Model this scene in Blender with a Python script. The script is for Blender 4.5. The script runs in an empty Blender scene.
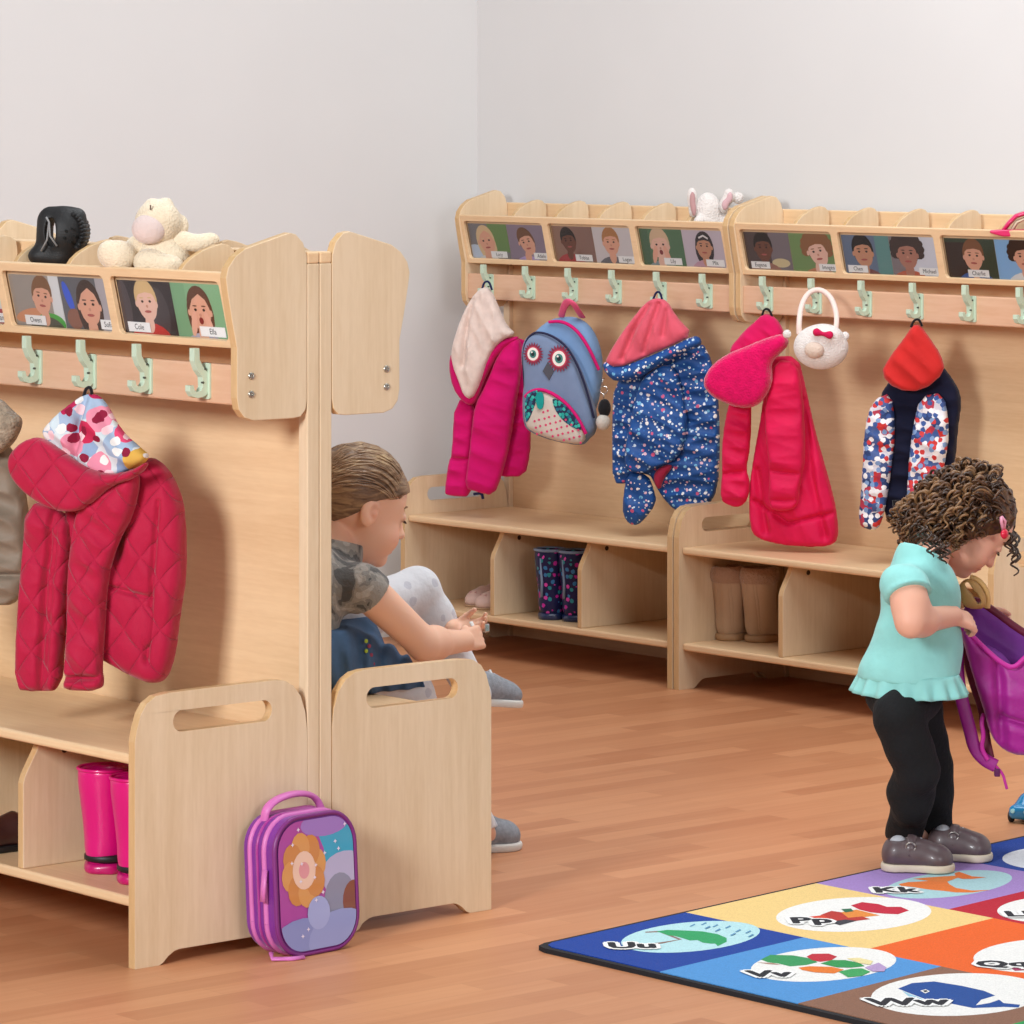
import bpy, bmesh, math, random
import numpy as np
from mathutils import Matrix, Vector
from mathutils.geometry import tessellate_polygon
random.seed(7)
PI = math.pi
sc = bpy.context.scene
COL = sc.collection
# ------------------------------------------------------------------ camera
F, YH, PHI = 4013.96, 118.25, .8602
CAM = np.array([5.4343, -3.8543, 1.407])
CR = np.array([math.cos(PHI), math.sin(PHI), 0]); CD = np.array([-math.sin(PHI), math.cos(PHI), 0]); CU = np.array([0, 0, 1.])
cd = bpy.data.cameras.new('camera'); cam = bpy.data.objects.new('camera', cd); COL.objects.link(cam)
cam.location = CAM; cam.rotation_euler = (PI/2, 0, PHI)
cd.sensor_width = 36; cd.lens = 36*F/1024; cd.shift_y = -(512-YH)/1024; cd.clip_end = 60
sc.camera = cam
vs = sc.view_settings; vs.view_transform = 'Standard'; vs.look = 'None'; vs.gamma = 1; vs.use_curve_mapping = False
vs.exposure = .05
def ray(x, y): return CD + CR*((x-512)/F) - CU*((y-YH)/F)
def pX(x, y, v): r = ray(x, y); return CAM + r*((v-CAM[0])/r[0])
def pY(x, y, v): r = ray(x, y); return CAM + r*((v-CAM[1])/r[1])
def pZ(x, y, v): r = ray(x, y); return CAM + r*((v-CAM[2])/r[2])
# ------------------------------------------------------------------ materials
def lin(c):
    if isinstance(c, str): c = [int(c[i:i+2], 16) for i in (0, 2, 4)]
    o = []
    for v in c[:3]:
        v = v/255
        o.append(v/12.92 if v <= .04045 else ((v+.055)/1.055)**2.4)
    return (*o, 1)
MATS = {}
class NT:
    def __init__(s, name):
        s.m = bpy.data.materials.new(name); s.m.use_nodes = True
        s.t = s.m.node_tree; s.b = s.t.nodes['Principled BSDF']
    def n(s, typ, **k):
        nd = s.t.nodes.new(typ)
        for a, v in k.items():
            if a.startswith('i_'):
                key = a[2:]; key = int(key) if key.isdigit() else key.replace('_', ' ')
                nd.inputs[key].default_value = v
            else: setattr(nd, a, v)
        return nd
    def l(s, a, b): s.t.links.new(a, b)
    def math(s, op, a, b=None, c=None):
        nd = s.n('ShaderNodeMath', operation=op)
        for i, v in enumerate((a, b, c)):
            if v is None: continue
            if isinstance(v, (int, float)): nd.inputs[i].default_value = v
            else: s.l(v, nd.inputs[i])
        return nd.outputs[0]
    def mix(s, fac, a, b):
        nd = s.n('ShaderNodeMix', data_type='RGBA')
        for i, v in ((0, fac), (6, a), (7, b)):
            if isinstance(v, (int, float, tuple)): nd.inputs[i].default_value = v
            else: s.l(v, nd.inputs[i])
        return nd.outputs[2]
    def obj(s, scale=(1, 1, 1), rot=(0, 0, 0)):
        tc = s.n('ShaderNodeTexCoord'); mp = s.n('ShaderNodeMapping'); s.l(tc.outputs['Object'], mp.inputs[0])
        mp.inputs['Scale'].default_value = scale; mp.inputs['Rotation'].default_value = rot
        return mp.outputs[0]
    def bump(s, h, strength=.3, dist=.01):
        b = s.n('ShaderNodeBump', i_Strength=strength, i_Distance=dist); s.l(h, b.inputs['Height']); s.l(b.outputs[0], s.b.inputs['Normal'])
    def setc(s, c):
        if isinstance(c, tuple): s.b.inputs['Base Color'].default_value = c
        else: s.l(c, s.b.inputs['Base Color'])
    def noise(s, vec, scale, detail=3, rough=.5, dist=0):
        nd = s.n('ShaderNodeTexNoise', i_Scale=scale, i_Detail=detail, i_Roughness=rough, i_Distortion=dist); s.l(vec, nd.inputs['Vector']); return nd.outputs['Fac']
    def ramp(s, fac, stops):
        r = s.n('ShaderNodeValToRGB'); s.l(fac, r.inputs[0]); e = r.color_ramp.elements
        while len(e) < len(stops): e.new(.5)
        for q, (p, c) in zip(e, stops): q.position = p; q.color = c
        return r.outputs[0]
def mat(name, fn):
    if name not in MATS: MATS[name] = fn(name)
    return MATS[name]
def plain(name, c, rough=.6, metal=0., spec=.5, sheen=0., vary=.0, vscale=40, bump=0., bscale=200, sss=0, coat=0):
    def f(nm):
        t = NT(nm); c0 = lin(c)
        t.b.inputs['Roughness'].default_value = rough; t.b.inputs['Metallic'].default_value = metal
        t.b.inputs['Specular IOR Level'].default_value = spec
        if sheen: t.b.inputs['Sheen Weight'].default_value = sheen; t.b.inputs['Sheen Roughness'].default_value = .4
        if coat: t.b.inputs['Coat Weight'].default_value = coat
        if sss: t.b.inputs['Subsurface Weight'].default_value = sss; t.b.inputs['Subsurface Radius'].default_value = (.012, .005, .003); t.b.inputs['Subsurface Scale'].default_value = 1
        v = t.obj()
        if vary:
            n = t.noise(v, vscale, 3); d = tuple(x*(1-vary) for x in c0[:3])+(1,); u = tuple(min(1, x*(1+vary)) for x in c0[:3])+(1,)
            t.setc(t.ramp(n, [(.3, d), (.7, u)]))
        else: t.setc(c0)
        if bump: t.bump(t.noise(v, bscale, 2), bump, .004)
        return t.m
    return mat(name, f)
def wood(name, c1, c2, grain_axis, rough=.38, knots=True):
    def f(nm):
        t = NT(nm); s = [26, 26, 26]; s[grain_axis] = 1.1
        v = t.obj(tuple(s)); v2 = t.obj(tuple(4 if i != grain_axis else .5 for i in range(3)))
        n1 = t.noise(v, 3, 5, .6, .4); n2 = t.noise(v2, 2.2, 3, .5, 1.0)
        v3 = t.obj(tuple(60 if i != grain_axis else 9 for i in range(3))); n3 = t.noise(v3, 3, 2)
        f1 = t.math('ADD', t.math('MULTIPLY', n1, .45), t.math('MULTIPLY', n2, .55))
        f1 = t.math('ADD', f1, t.math('MULTIPLY', t.math('SUBTRACT', n3, .5), .22))
        t.setc(t.ramp(f1, [(.34, lin(c2)), (.62, lin(c1))]))
        t.b.inputs['Roughness'].default_value = rough; t.b.inputs['Specular IOR Level'].default_value = .35
        t.bump(n1, .03, .002)
        return t.m
    return mat(name, f)
M_MV = lambda: wood('maple_upright_grain', 'e6ceae', 'd9be9a', 2)
M_MH = lambda: wood('maple_long_grain', 'eccaa0', 'dfb98e', 0)  # more orange than the upright grain: bounced light put into the colour
M_ME = lambda: wood('maple_edge_band', 'd6b284', 'c69e6c', 2, .3)
M_MB = lambda: wood('beech_rail_wood', 'dfb596', 'd5a685', 0)
# ------------------------------------------------------------------ mesh helpers
def link(o, parent=None):
    COL.objects.link(o)
    if parent is not None: o.parent = parent
    return o
def mesh_obj(name, verts, faces, mats, parent=None, smooth=False, fmat=None, loc=None):
    me = bpy.data.meshes.new(name)
    me.from_pydata([tuple(map(float, v)) for v in verts], [], [tuple(int(i) for i in f) for f in faces])
    if not isinstance(mats, (list, tuple)): mats = [mats]
    for m in mats: me.materials.append(m)
    if fmat is not None: me.polygons.foreach_set('material_index', list(map(int, fmat)))
    if smooth: me.polygons.foreach_set('use_smooth', [True]*len(me.polygons))
    me.update()
    o = bpy.data.objects.new(name, me); link(o, parent)
    if loc is not None: o.location = loc
    return o
def tag(o, label=None, cat=None, group=None, kind=None):
    if label: o['label'] = label
    if cat: o['category'] = cat
    if group: o['group'] = group
    if kind: o['kind'] = kind
    return o
def empty(name, label=None, cat=None, loc=(0, 0, 0), rot=None, group=None, mw=None):
    o = bpy.data.objects.new(name, None); link(o); o.empty_display_size = .05
    if mw is not None: o.matrix_world = mw
    else:
        o.location = loc
        if rot: o.rotation_euler = rot
    return tag(o, label, cat, group)
def bevel(o, w=.003, seg=2, ang=40):
    m = o.modifiers.new('bevel', 'BEVEL'); m.width = w; m.segments = seg; m.limit_method = 'ANGLE'; m.angle_limit = math.radians(ang)
    m.harden_normals = False
    return o
class MB:
    'collects shapes, builds ONE mesh object'
    def __init__(s): s.v = []; s.f = []; s.m = []
    def add(s, v, f, m=0):
        k = len(s.v); s.v += [tuple(map(float, p)) for p in v]; s.f += [tuple(i+k for i in q) for q in f]; s.m += [m]*len(f); return s
    def box(s, a, b, m=0):
        (x0, y0, z0), (x1, y1, z1) = a, b
        v = [(x0, y0, z0), (x1, y0, z0), (x1, y1, z0), (x0, y1, z0), (x0, y0, z1), (x1, y0, z1), (x1, y1, z1), (x0, y1, z1)]
        return s.add(v, [(3, 2, 1, 0), (4, 5, 6, 7), (0, 1, 5, 4), (1, 2, 6, 5), (2, 3, 7, 6), (3, 0, 4, 7)], m)
    def plate(s, outer, holes, t, fn, m=0, me=None):
        'polygon with holes, extruded by t; fn(u,v,w) -> 3D'
        me = m if me is None else me
        loops = [outer]+list(holes)
        tri = tessellate_polygon([[Vector((p[0], p[1], 0)) for p in l] for l in loops])
        flat = [p for l in loops for p in l]; n = len(flat)
        v = [fn(p[0], p[1], 0) for p in flat]+[fn(p[0], p[1], t) for p in flat]
        s.add(v, [tuple(q) for q in tri]+[tuple(i+n for i in reversed(q)) for q in tri], m)
        k = len(s.v)-2*n; o = 0
        for l in loops:
            c = len(l)
            for i in range(c):
                a, b = o+i, o+(i+1) % c
                s.f.append((k+a, k+b, k+b+n, k+a+n)); s.m.append(me)
            o += c
        return s
    def tube(s, pts, r, seg=8, m=0, caps=True, flat=1.0, up=None):
        pts = [np.array(p, float) for p in pts]; n = len(pts)
        rr = r if hasattr(r, '__len__') else [r]*n
        rings = []; prev = None
        for i in range(n):
            d = pts[min(i+1, n-1)]-pts[max(i-1, 0)]; d = d/(np.linalg.norm(d)+1e-12)
            if prev is None:
                a = np.array(up if up is not None else ((0, 0, 1) if abs(d[2]) < .9 else (1, 0, 0)), float)
            else: a = prev
            a = a-d*(a@d); a /= np.linalg.norm(a)+1e-12; prev = a; b = np.cross(d, a)
            rings.append([pts[i]+(a*math.cos(2*PI*j/seg)*flat+b*math.sin(2*PI*j/seg))*rr[i] for j in range(seg)])
        v = [p for r_ in rings for p in r_]; f = []
        for i in range(n-1):
            for j in range(seg):
                k = (j+1) % seg; f.append((i*seg+j, i*seg+k, (i+1)*seg+k, (i+1)*seg+j))
        if caps: f += [tuple(range(seg-1, -1, -1)), tuple((n-1)*seg+j for j in range(seg))]
        return s.add(v, f, m)
    def lathe(s, prof, seg=20, m=0, T=None):
        'prof: list of (r,z)'
        v = []; f = []
        for r, z in prof:
            for j in range(seg):
                a = 2*PI*j/seg; p = (r*math.cos(a), r*math.sin(a), z)
                v.append(tuple(T @ Vector(p)) if T is not None else p)
        for i in range(len(prof)-1):
            for j in range(seg):
                k = (j+1) % seg; f.append((i*seg+j, i*seg+k, (i+1)*seg+k, (i+1)*seg+j))
        f += [tuple(range(seg-1, -1, -1)), tuple((len(prof)-1)*seg+j for j in range(seg))]
        return s.add(v, f, m)
    def build(s, name, mats, parent=None, smooth=False, fix=True, loc=None):
        o = mesh_obj(name, s.v, s.f, mats, parent, smooth, s.m, loc)
        if fix:
            bm = bmesh.new(); bm.from_mesh(o.data); bmesh.ops.recalc_face_normals(bm, faces=bm.faces); bm.to_mesh(o.data); bm.free()
        return o
def smooth_by_angle(o, deg=40):
    me = o.data
    me.polygons.foreach_set('use_smooth', [True]*len(me.polygons))
    try: me.set_sharp_from_angle(angle=math.radians(deg))
    except Exception: pass
    return o
def chaikin(p, n=2, closed=True):
    p = [np.array(q, float) for q in p]
    for _ in range(n):
        o = []
        L = len(p)
        if not closed: o.append(p[0])
        for i in range(L if closed else L-1):
            a, b = p[i], p[(i+1) % L]; o += [a*.75+b*.25, a*.25+b*.75]
        if not closed: o.append(p[-1])
        p = o
    return p
def rrect(x0, y0, x1, y1, r, seg=6, corners=(1, 1, 1, 1)):
    'corners: BL, BR, TR, TL'
    out = []
    for (cx, cy, a0, on) in ((x0, y0, PI, corners[0]), (x1, y0, 1.5*PI, corners[1]), (x1, y1, 0, corners[2]), (x0, y1, .5*PI, corners[3])):
        if not on: out.append((cx, cy)); continue
        ox = cx+r if cx == x0 else cx-r; oy = cy+r if cy == y0 else cy-r
        for i in range(seg+1):
            a = a0+i*PI/2/seg; out.append((ox+r*math.cos(a), oy+r*math.sin(a)))
    return out
def copy_tree(o, parent=None):
    c = o.copy(); COL.objects.link(c)
    if parent is not None:
        c.parent = parent; c.matrix_parent_inverse = o.matrix_parent_inverse.copy()
    for ch in KIDS.get(o.name, [x for x in o.children]): copy_tree(ch, c)
    return c
KIDS = {}
# ------------------------------------------------------------------ implicit surfaces (surface nets)
class Vol:
    def __init__(s, lo, hi, h):
        s.lo = np.array(lo, float); s.h = h
        s.n = np.maximum(4, np.ceil((np.array(hi, float)-s.lo)/h).astype(int)+1)
        s.ax = [s.lo[i]+h*np.arange(s.n[i]) for i in range(3)]
        s.val = np.full(s.n, .5, np.float32)
    def _reg(s, lo, hi, m):
        i0 = np.clip(np.floor((np.array(lo)-m-s.lo)/s.h).astype(int), 0, s.n-1)
        i1 = np.clip(np.ceil((np.array(hi)+m-s.lo)/s.h).astype(int)+1, 1, s.n)
        if (i1 <= i0).any(): return None, None, None
        sl = tuple(slice(a, b) for a, b in zip(i0, i1))
        g = [s.ax[0][sl[0]][:, None, None], s.ax[1][sl[1]][None, :, None], s.ax[2][sl[2]][None, None, :]]
        return sl, g, True
    def _comb(s, sl, d, k, op):
        a = s.val[sl]; d = d.astype(np.float32)
        if op == 'u':
            if k > 0: h = np.clip(.5+.5*(a-d)/k, 0, 1); r = a*(1-h)+d*h-k*h*(1-h)
            else: r = np.minimum(a, d)
        elif op == 's':
            if k > 0: h = np.clip(.5-.5*(a+d)/k, 0, 1); r = a*(1-h)-d*h+k*h*(1-h)
            else: r = np.maximum(a, -d)
        s.val[sl] = r
    def cap(s, a, b, ra, rb=None, k=.01, op='u'):
        rb = ra if rb is None else rb
        a = np.array(a, float); b = np.array(b, float); R = max(ra, rb)
        sl, g, ok = s._reg(np.minimum(a, b)-R, np.maximum(a, b)+R, k+3*s.h)
        if sl is None: return s
        ab = b-a; L = ab@ab+1e-12
        px, py, pz = g[0]-a[0], g[1]-a[1], g[2]-a[2]
        t = np.clip((px*ab[0]+py*ab[1]+pz*ab[2])/L, 0, 1)
        d = np.sqrt((px-t*ab[0])**2+(py-t*ab[1])**2+(pz-t*ab[2])**2)-(ra+(rb-ra)*t)
        s._comb(sl, d, k, op); return s
    def chain(s, pts, rs, k=.01, op='u'):
        for i in range(len(pts)-1): s.cap(pts[i], pts[i+1], rs[i], rs[i+1], k, op)
        return s
    def ell(s, c, r, R=None, k=.01, op='u'):
        c = np.array(c, float); r = np.array(r if hasattr(r, '__len__') else [r]*3, float)
        R = np.eye(3) if R is None else np.array(R)      # columns = local axes
        ext = np.sqrt(((R*r)**2).sum(1))
        sl, g, ok = s._reg(c-ext, c+ext, k+3*s.h)
        if sl is None: return s
        p = [g[0]-c[0], g[1]-c[1], g[2]-c[2]]
        q = [p[0]*R[0, i]+p[1]*R[1, i]+p[2]*R[2, i] for i in range(3)]
        k0 = np.sqrt((q[0]/r[0])**2+(q[1]/r[1])**2+(q[2]/r[2])**2)
        k1 = np.sqrt((q[0]/r[0]**2)**2+(q[1]/r[1]**2)**2+(q[2]/r[2]**2)**2)+1e-9
        s._comb(sl, k0*(k0-1)/k1, k, op); return s
    def box(s, c, hs, R=None, rad=.005, k=.0, op='u'):
        c = np.array(c, float); hs = np.array(hs, float); R = np.eye(3) if R is None else np.array(R)
        ext = np.abs(R) @ hs
        sl, g, ok = s._reg(c-ext, c+ext, k+3*s.h)
        if sl is None: return s
        p = [g[0]-c[0], g[1]-c[1], g[2]-c[2]]
        q = [np.abs(p[0]*R[0, i]+p[1]*R[1, i]+p[2]*R[2, i])-(hs[i]-rad) for i in range(3)]
        d = np.sqrt(sum(np.maximum(x, 0)**2 for x in q))+np.minimum(np.maximum(np.maximum(q[0], q[1]), q[2]), 0)-rad
        s._comb(sl, d, k, op); return s
    def half(s, point, normal, k=0.):
        'keep the side the normal points away from'
        nrm = np.array(normal, float); nrm /= np.linalg.norm(nrm); p = np.array(point, float)
        d = (s.ax[0][:, None, None]-p[0])*nrm[0]+(s.ax[1][None, :, None]-p[1])*nrm[1]+(s.ax[2][None, None, :]-p[2])*nrm[2]
        s.val = np.maximum(s.val, d.astype(np.float32)); return s
    def puff(s, poly, z0=0., T=.03, Tb=None, Rr=.04, k=.0, fold=None, zc=None, smooth=2, op='u', creases=(), base=.15):
        'polygon in local (x,y) inflated along z: front height T, back height Tb'
        Tb = T*.6 if Tb is None else Tb
        P = np.array(chaikin(poly, smooth)) if smooth else np.array(poly, float)
        lo = P.min(0); hi = P.max(0); m = .02
        sl, g, ok = s._reg((*lo, z0-T-Tb-.06), (*hi, z0+T+Tb+.06), m)
        if sl is None: return s
        X = s.ax[0][sl[0]]; Y = s.ax[1][sl[1]]; GX, GY = np.meshgrid(X, Y, indexing='ij')
        d2 = np.full(GX.shape, 1e9); ins = np.zeros(GX.shape, bool)
        for i in range(len(P)):
            a = P[i]; b = P[(i+1) % len(P)]; e = b-a; L = e@e+1e-12
            t = np.clip(((GX-a[0])*e[0]+(GY-a[1])*e[1])/L, 0, 1)
            d2 = np.minimum(d2, (GX-a[0]-t*e[0])**2+(GY-a[1]-t*e[1])**2)
            c = ((a[1] > GY) != (b[1] > GY))
            with np.errstate(divide='ignore', invalid='ignore'):
                xi = (b[0]-a[0])*(GY-a[1])/(b[1]-a[1]+1e-15)+a[0]
            ins ^= c & (GX < xi)
        d = np.sqrt(d2); sd = np.where(ins, d, -d)
        q = np.clip(sd/min(Rr, .017), 0, 1); q2 = np.clip(sd/(Rr*2.2), 0, 1)
        prof = .62*np.sqrt(np.maximum(0, 1-(1-q)**2))+.38*np.sqrt(np.maximum(0, 1-(1-q2)**2))
        f = np.ones_like(prof)
        if fold is not None: f = f+1.5*fold(GX, GY)*np.clip(sd/.012, 0, 1)
        for (pl, depth, w) in creases:
            dd = np.full(GX.shape, 1e9)
            for i in range(len(pl)-1):
                a = np.array(pl[i]); b = np.array(pl[i+1]); e = b-a; t = np.clip(((GX-a[0])*e[0]+(GY-a[1])*e[1])/(e@e+1e-12), 0, 1)
                dd = np.minimum(dd, (GX-a[0]-t*e[0])**2+(GY-a[1]-t*e[1])**2)
            f = f-depth*np.exp(-dd/(w*w))
        Z = s.ax[2][sl[2]][None, None, :]-z0
        if zc is not None: Z = Z-zc(GX, GY)[:, :, None]
        up = (T*prof*f)[:, :, None]; dn = (Tb*prof)[:, :, None]
        dz = np.where(Z > 0, Z-up, -Z-dn)
        out = np.sqrt(np.maximum(-sd, 0)[:, :, None]**2+np.maximum(dz, 0)**2)
        D = np.where(sd[:, :, None] > 0, np.maximum(dz, -sd[:, :, None]), out)
        s._comb(sl, D, k, op); return s
    def mesh(s, smooth=1):
        v = s.val; v[0] = v[-1] = .5; v[:, 0] = v[:, -1] = .5; v[:, :, 0] = v[:, :, -1] = .5
        ins = v < 0; n = s.n
        c = np.zeros(n-1, np.int8)
        for dx in (0, 1):
            for dy in (0, 1):
                for dz in (0, 1): c += ins[dx:n[0]-1+dx, dy:n[1]-1+dy, dz:n[2]-1+dz]
        act = (c > 0) & (c < 8); idx = np.full(n-1, -1, np.int64); I = np.argwhere(act); idx[act] = np.arange(len(I))
        acc = np.zeros((len(I), 3)); cnt = np.zeros(len(I))
        E = [(a, b) for a in range(8) for b in range(8) if a < b and bin(a ^ b).count('1') == 1]
        off = lambda a: np.array([(a >> 2) & 1, (a >> 1) & 1, a & 1])
        for a, b in E:
            oa, ob = off(a), off(b)
            va = v[tuple((I+oa).T)]; vb = v[tuple((I+ob).T)]; cr = (va < 0) != (vb < 0)
            t = np.where(cr, va/np.where(cr, va-vb, 1), 0)
            p = oa+(ob-oa)*t[:, None]; acc += np.where(cr[:, None], p, 0); cnt += cr
        V = s.lo+(I+acc/cnt[:, None])*s.h
        Fs = []
        for ax in range(3):
            sa = [slice(0, n[i]-1) if i == ax else slice(1, n[i]-1) for i in range(3)]
            sb = [slice(1, n[i]) if i == ax else slice(1, n[i]-1) for i in range(3)]
            A = ins[tuple(sa)]; B = ins[tuple(sb)]
            u, w = [(1, 2), (2, 0), (0, 1)][ax]
            for flip in (0, 1):
                C = np.argwhere((A & ~B) if flip == 0 else (~A & B))
                if not len(C): continue
                C = C.copy()
                for i in range(3):
                    if i != ax: C[:, i] += 1
                def at(du, dw):
                    q = C.copy(); q[:, u] -= du; q[:, w] -= dw; return idx[tuple(q.T)]
                Q = np.stack([at(1, 1), at(0, 1), at(0, 0), at(1, 0)], 1)
                Fs.append(Q if flip == 0 else Q[:, ::-1])
        Fc = np.concatenate(Fs) if Fs else np.zeros((0, 4), int)
        if smooth:
            e = np.concatenate([Fc[:, [0, 1]], Fc[:, [1, 2]], Fc[:, [2, 3]], Fc[:, [3, 0]]])
            for it in range(smooth):
                S = np.zeros_like(V); k = np.zeros(len(V))
                for a, b in ((0, 1), (1, 0)):
                    for ax in range(3): S[:, ax] += np.bincount(e[:, a], V[e[:, b], ax], len(V))
                    k += np.bincount(e[:, a], minlength=len(V))
                V = V*.5+.5*S/np.maximum(k, 1)[:, None]
        return V, Fc
def fast_obj(name, V, Fc, mats, parent=None, colors=None, fmat=None, T=None):
    me = bpy.data.meshes.new(name)
    if T is not None: V = V @ np.array(T)[:3, :3].T+np.array(T)[:3, 3]
    me.vertices.add(len(V)); me.vertices.foreach_set('co', np.ascontiguousarray(V, np.float32).ravel())
    k = Fc.shape[1]
    me.loops.add(len(Fc)*k); me.loops.foreach_set('vertex_index', np.ascontiguousarray(Fc, np.int32).ravel())
    me.polygons.add(len(Fc)); me.polygons.foreach_set('loop_start', np.arange(0, len(Fc)*k, k, dtype=np.int32))
    me.polygons.foreach_set('use_smooth', np.ones(len(Fc), bool))
    if not isinstance(mats, (list, tuple)): mats = [mats]
    for m in mats: me.materials.append(m)
    if fmat is not None: me.polygons.foreach_set('material_index', np.ascontiguousarray(fmat, np.int32))
    me.update(calc_edges=True)
    if colors is not None:
        at = me.color_attributes.new('tint', 'FLOAT_COLOR', 'POINT')
        at.data.foreach_set('color', np.ascontiguousarray(colors, np.float32).ravel())
    o = bpy.data.objects.new(name, me); link(o, parent); return o
def folds(seed, amp, freq, ang, n=4, warp=.5):
    rs = np.random.RandomState(seed); W = [(rs.uniform(.5, 1.6), rs.uniform(-.35, .35), rs.uniform(0, 7), rs.uniform(.5, 1)) for _ in range(n)]
    def f(X, Y):
        o = 0
        for q, da, ph, a in W:
            A = ang+da; w = warp*np.sin(9*(X*1.3-Y)+ph)
            sn = np.sin(freq*q*(X*math.cos(A)+Y*math.sin(A))+ph+w)
            o = o+a*(1-2.2*np.abs(sn)**.7+.6*sn)
        return amp*o/n*1.1
    return f
class Frame:
    'upright frame: x to the viewer right, y up, z toward the room; px() maps photo points onto its plane'
    def __init__(s, o, beta):
        s.o = np.array(o, float); s.x = np.array([math.cos(beta), math.sin(beta), 0]); s.z = np.array([math.sin(beta), -math.cos(beta), 0])
        s.M = Matrix(((s.x[0], 0, s.z[0], s.o[0]), (s.x[1], 0, s.z[1], s.o[1]), (0, 1, 0, s.o[2]), (0, 0, 0, 1)))
    def px(s, x, y, dz=0.):
        r = ray(x, y); t = ((s.o+s.z*dz-CAM)@s.z)/(r@s.z); p = CAM+r*t-s.o
        return (float(p@s.x), float(p[2]))
    def poly(s, pts, dz=0.): return [s.px(x, y, dz) for x, y in pts]
    def w(s, u, v, z=0.): return s.o+s.x*u+np.array([0, 0, 1.])*v+s.z*z
# ------------------------------------------------------------------ room
def build_room():
    def floor_mat(nm):
        t = NT(nm); v = t.obj((1, 1, 1), (0, 0, PI/2))
        br = t.n('ShaderNodeTexBrick', offset=.37, offset_frequency=2, squash=1.0)
        t.l(v, br.inputs['Vector'])
        for k, val in (('Color1', lin('cf9066')), ('Color2', lin('a86641')), ('Mortar', lin('b07a50')), ('Scale', 1.0), ('Mortar Size', .0007), ('Mortar Smooth', .2), ('Bias', -.1), ('Brick Width', .34), ('Row Height', .062)):
            br.inputs[k].default_value = val
        vg = t.obj((22, 1.3, 22)); n = t.noise(vg, 2.4, 5, .6, .6)
        vc = t.obj((2.2, 1, 1)); n2 = t.noise(vc, 1.5, 2)
        g = t.ramp(n, [(.3, lin('bf8157')), (.7, lin('d69e76'))])
        c = t.mix(.38, br.outputs['Color'], g)
        c = t.mix(t.math('MULTIPLY', n2, .35), c, lin('be8059'))
        t.setc(c); t.b.inputs['Roughness'].default_value = .42; t.b.inputs['Specular IOR Level'].default_value = .35
        return t.m
    fm = mat('laminate_floor', floor_mat)
    tag(MB().box((-3.3, -4.5, -.05), (6, 3.6, 0)).build('floor', fm), kind='structure')
    wm = plain('painted_wall', 'd8d6d5', .85, vary=.012, vscale=3, spec=.2)
    tag(MB().box((-3.3, 3.31, 0), (6, 3.45, 2.7)).build('wall_back', wm), kind='structure')
    tag(MB().box((-3.2, -4.5, 0), (-3.039, 3.31, 2.7)).build('wall_left', wm), kind='structure')
build_room()
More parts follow.
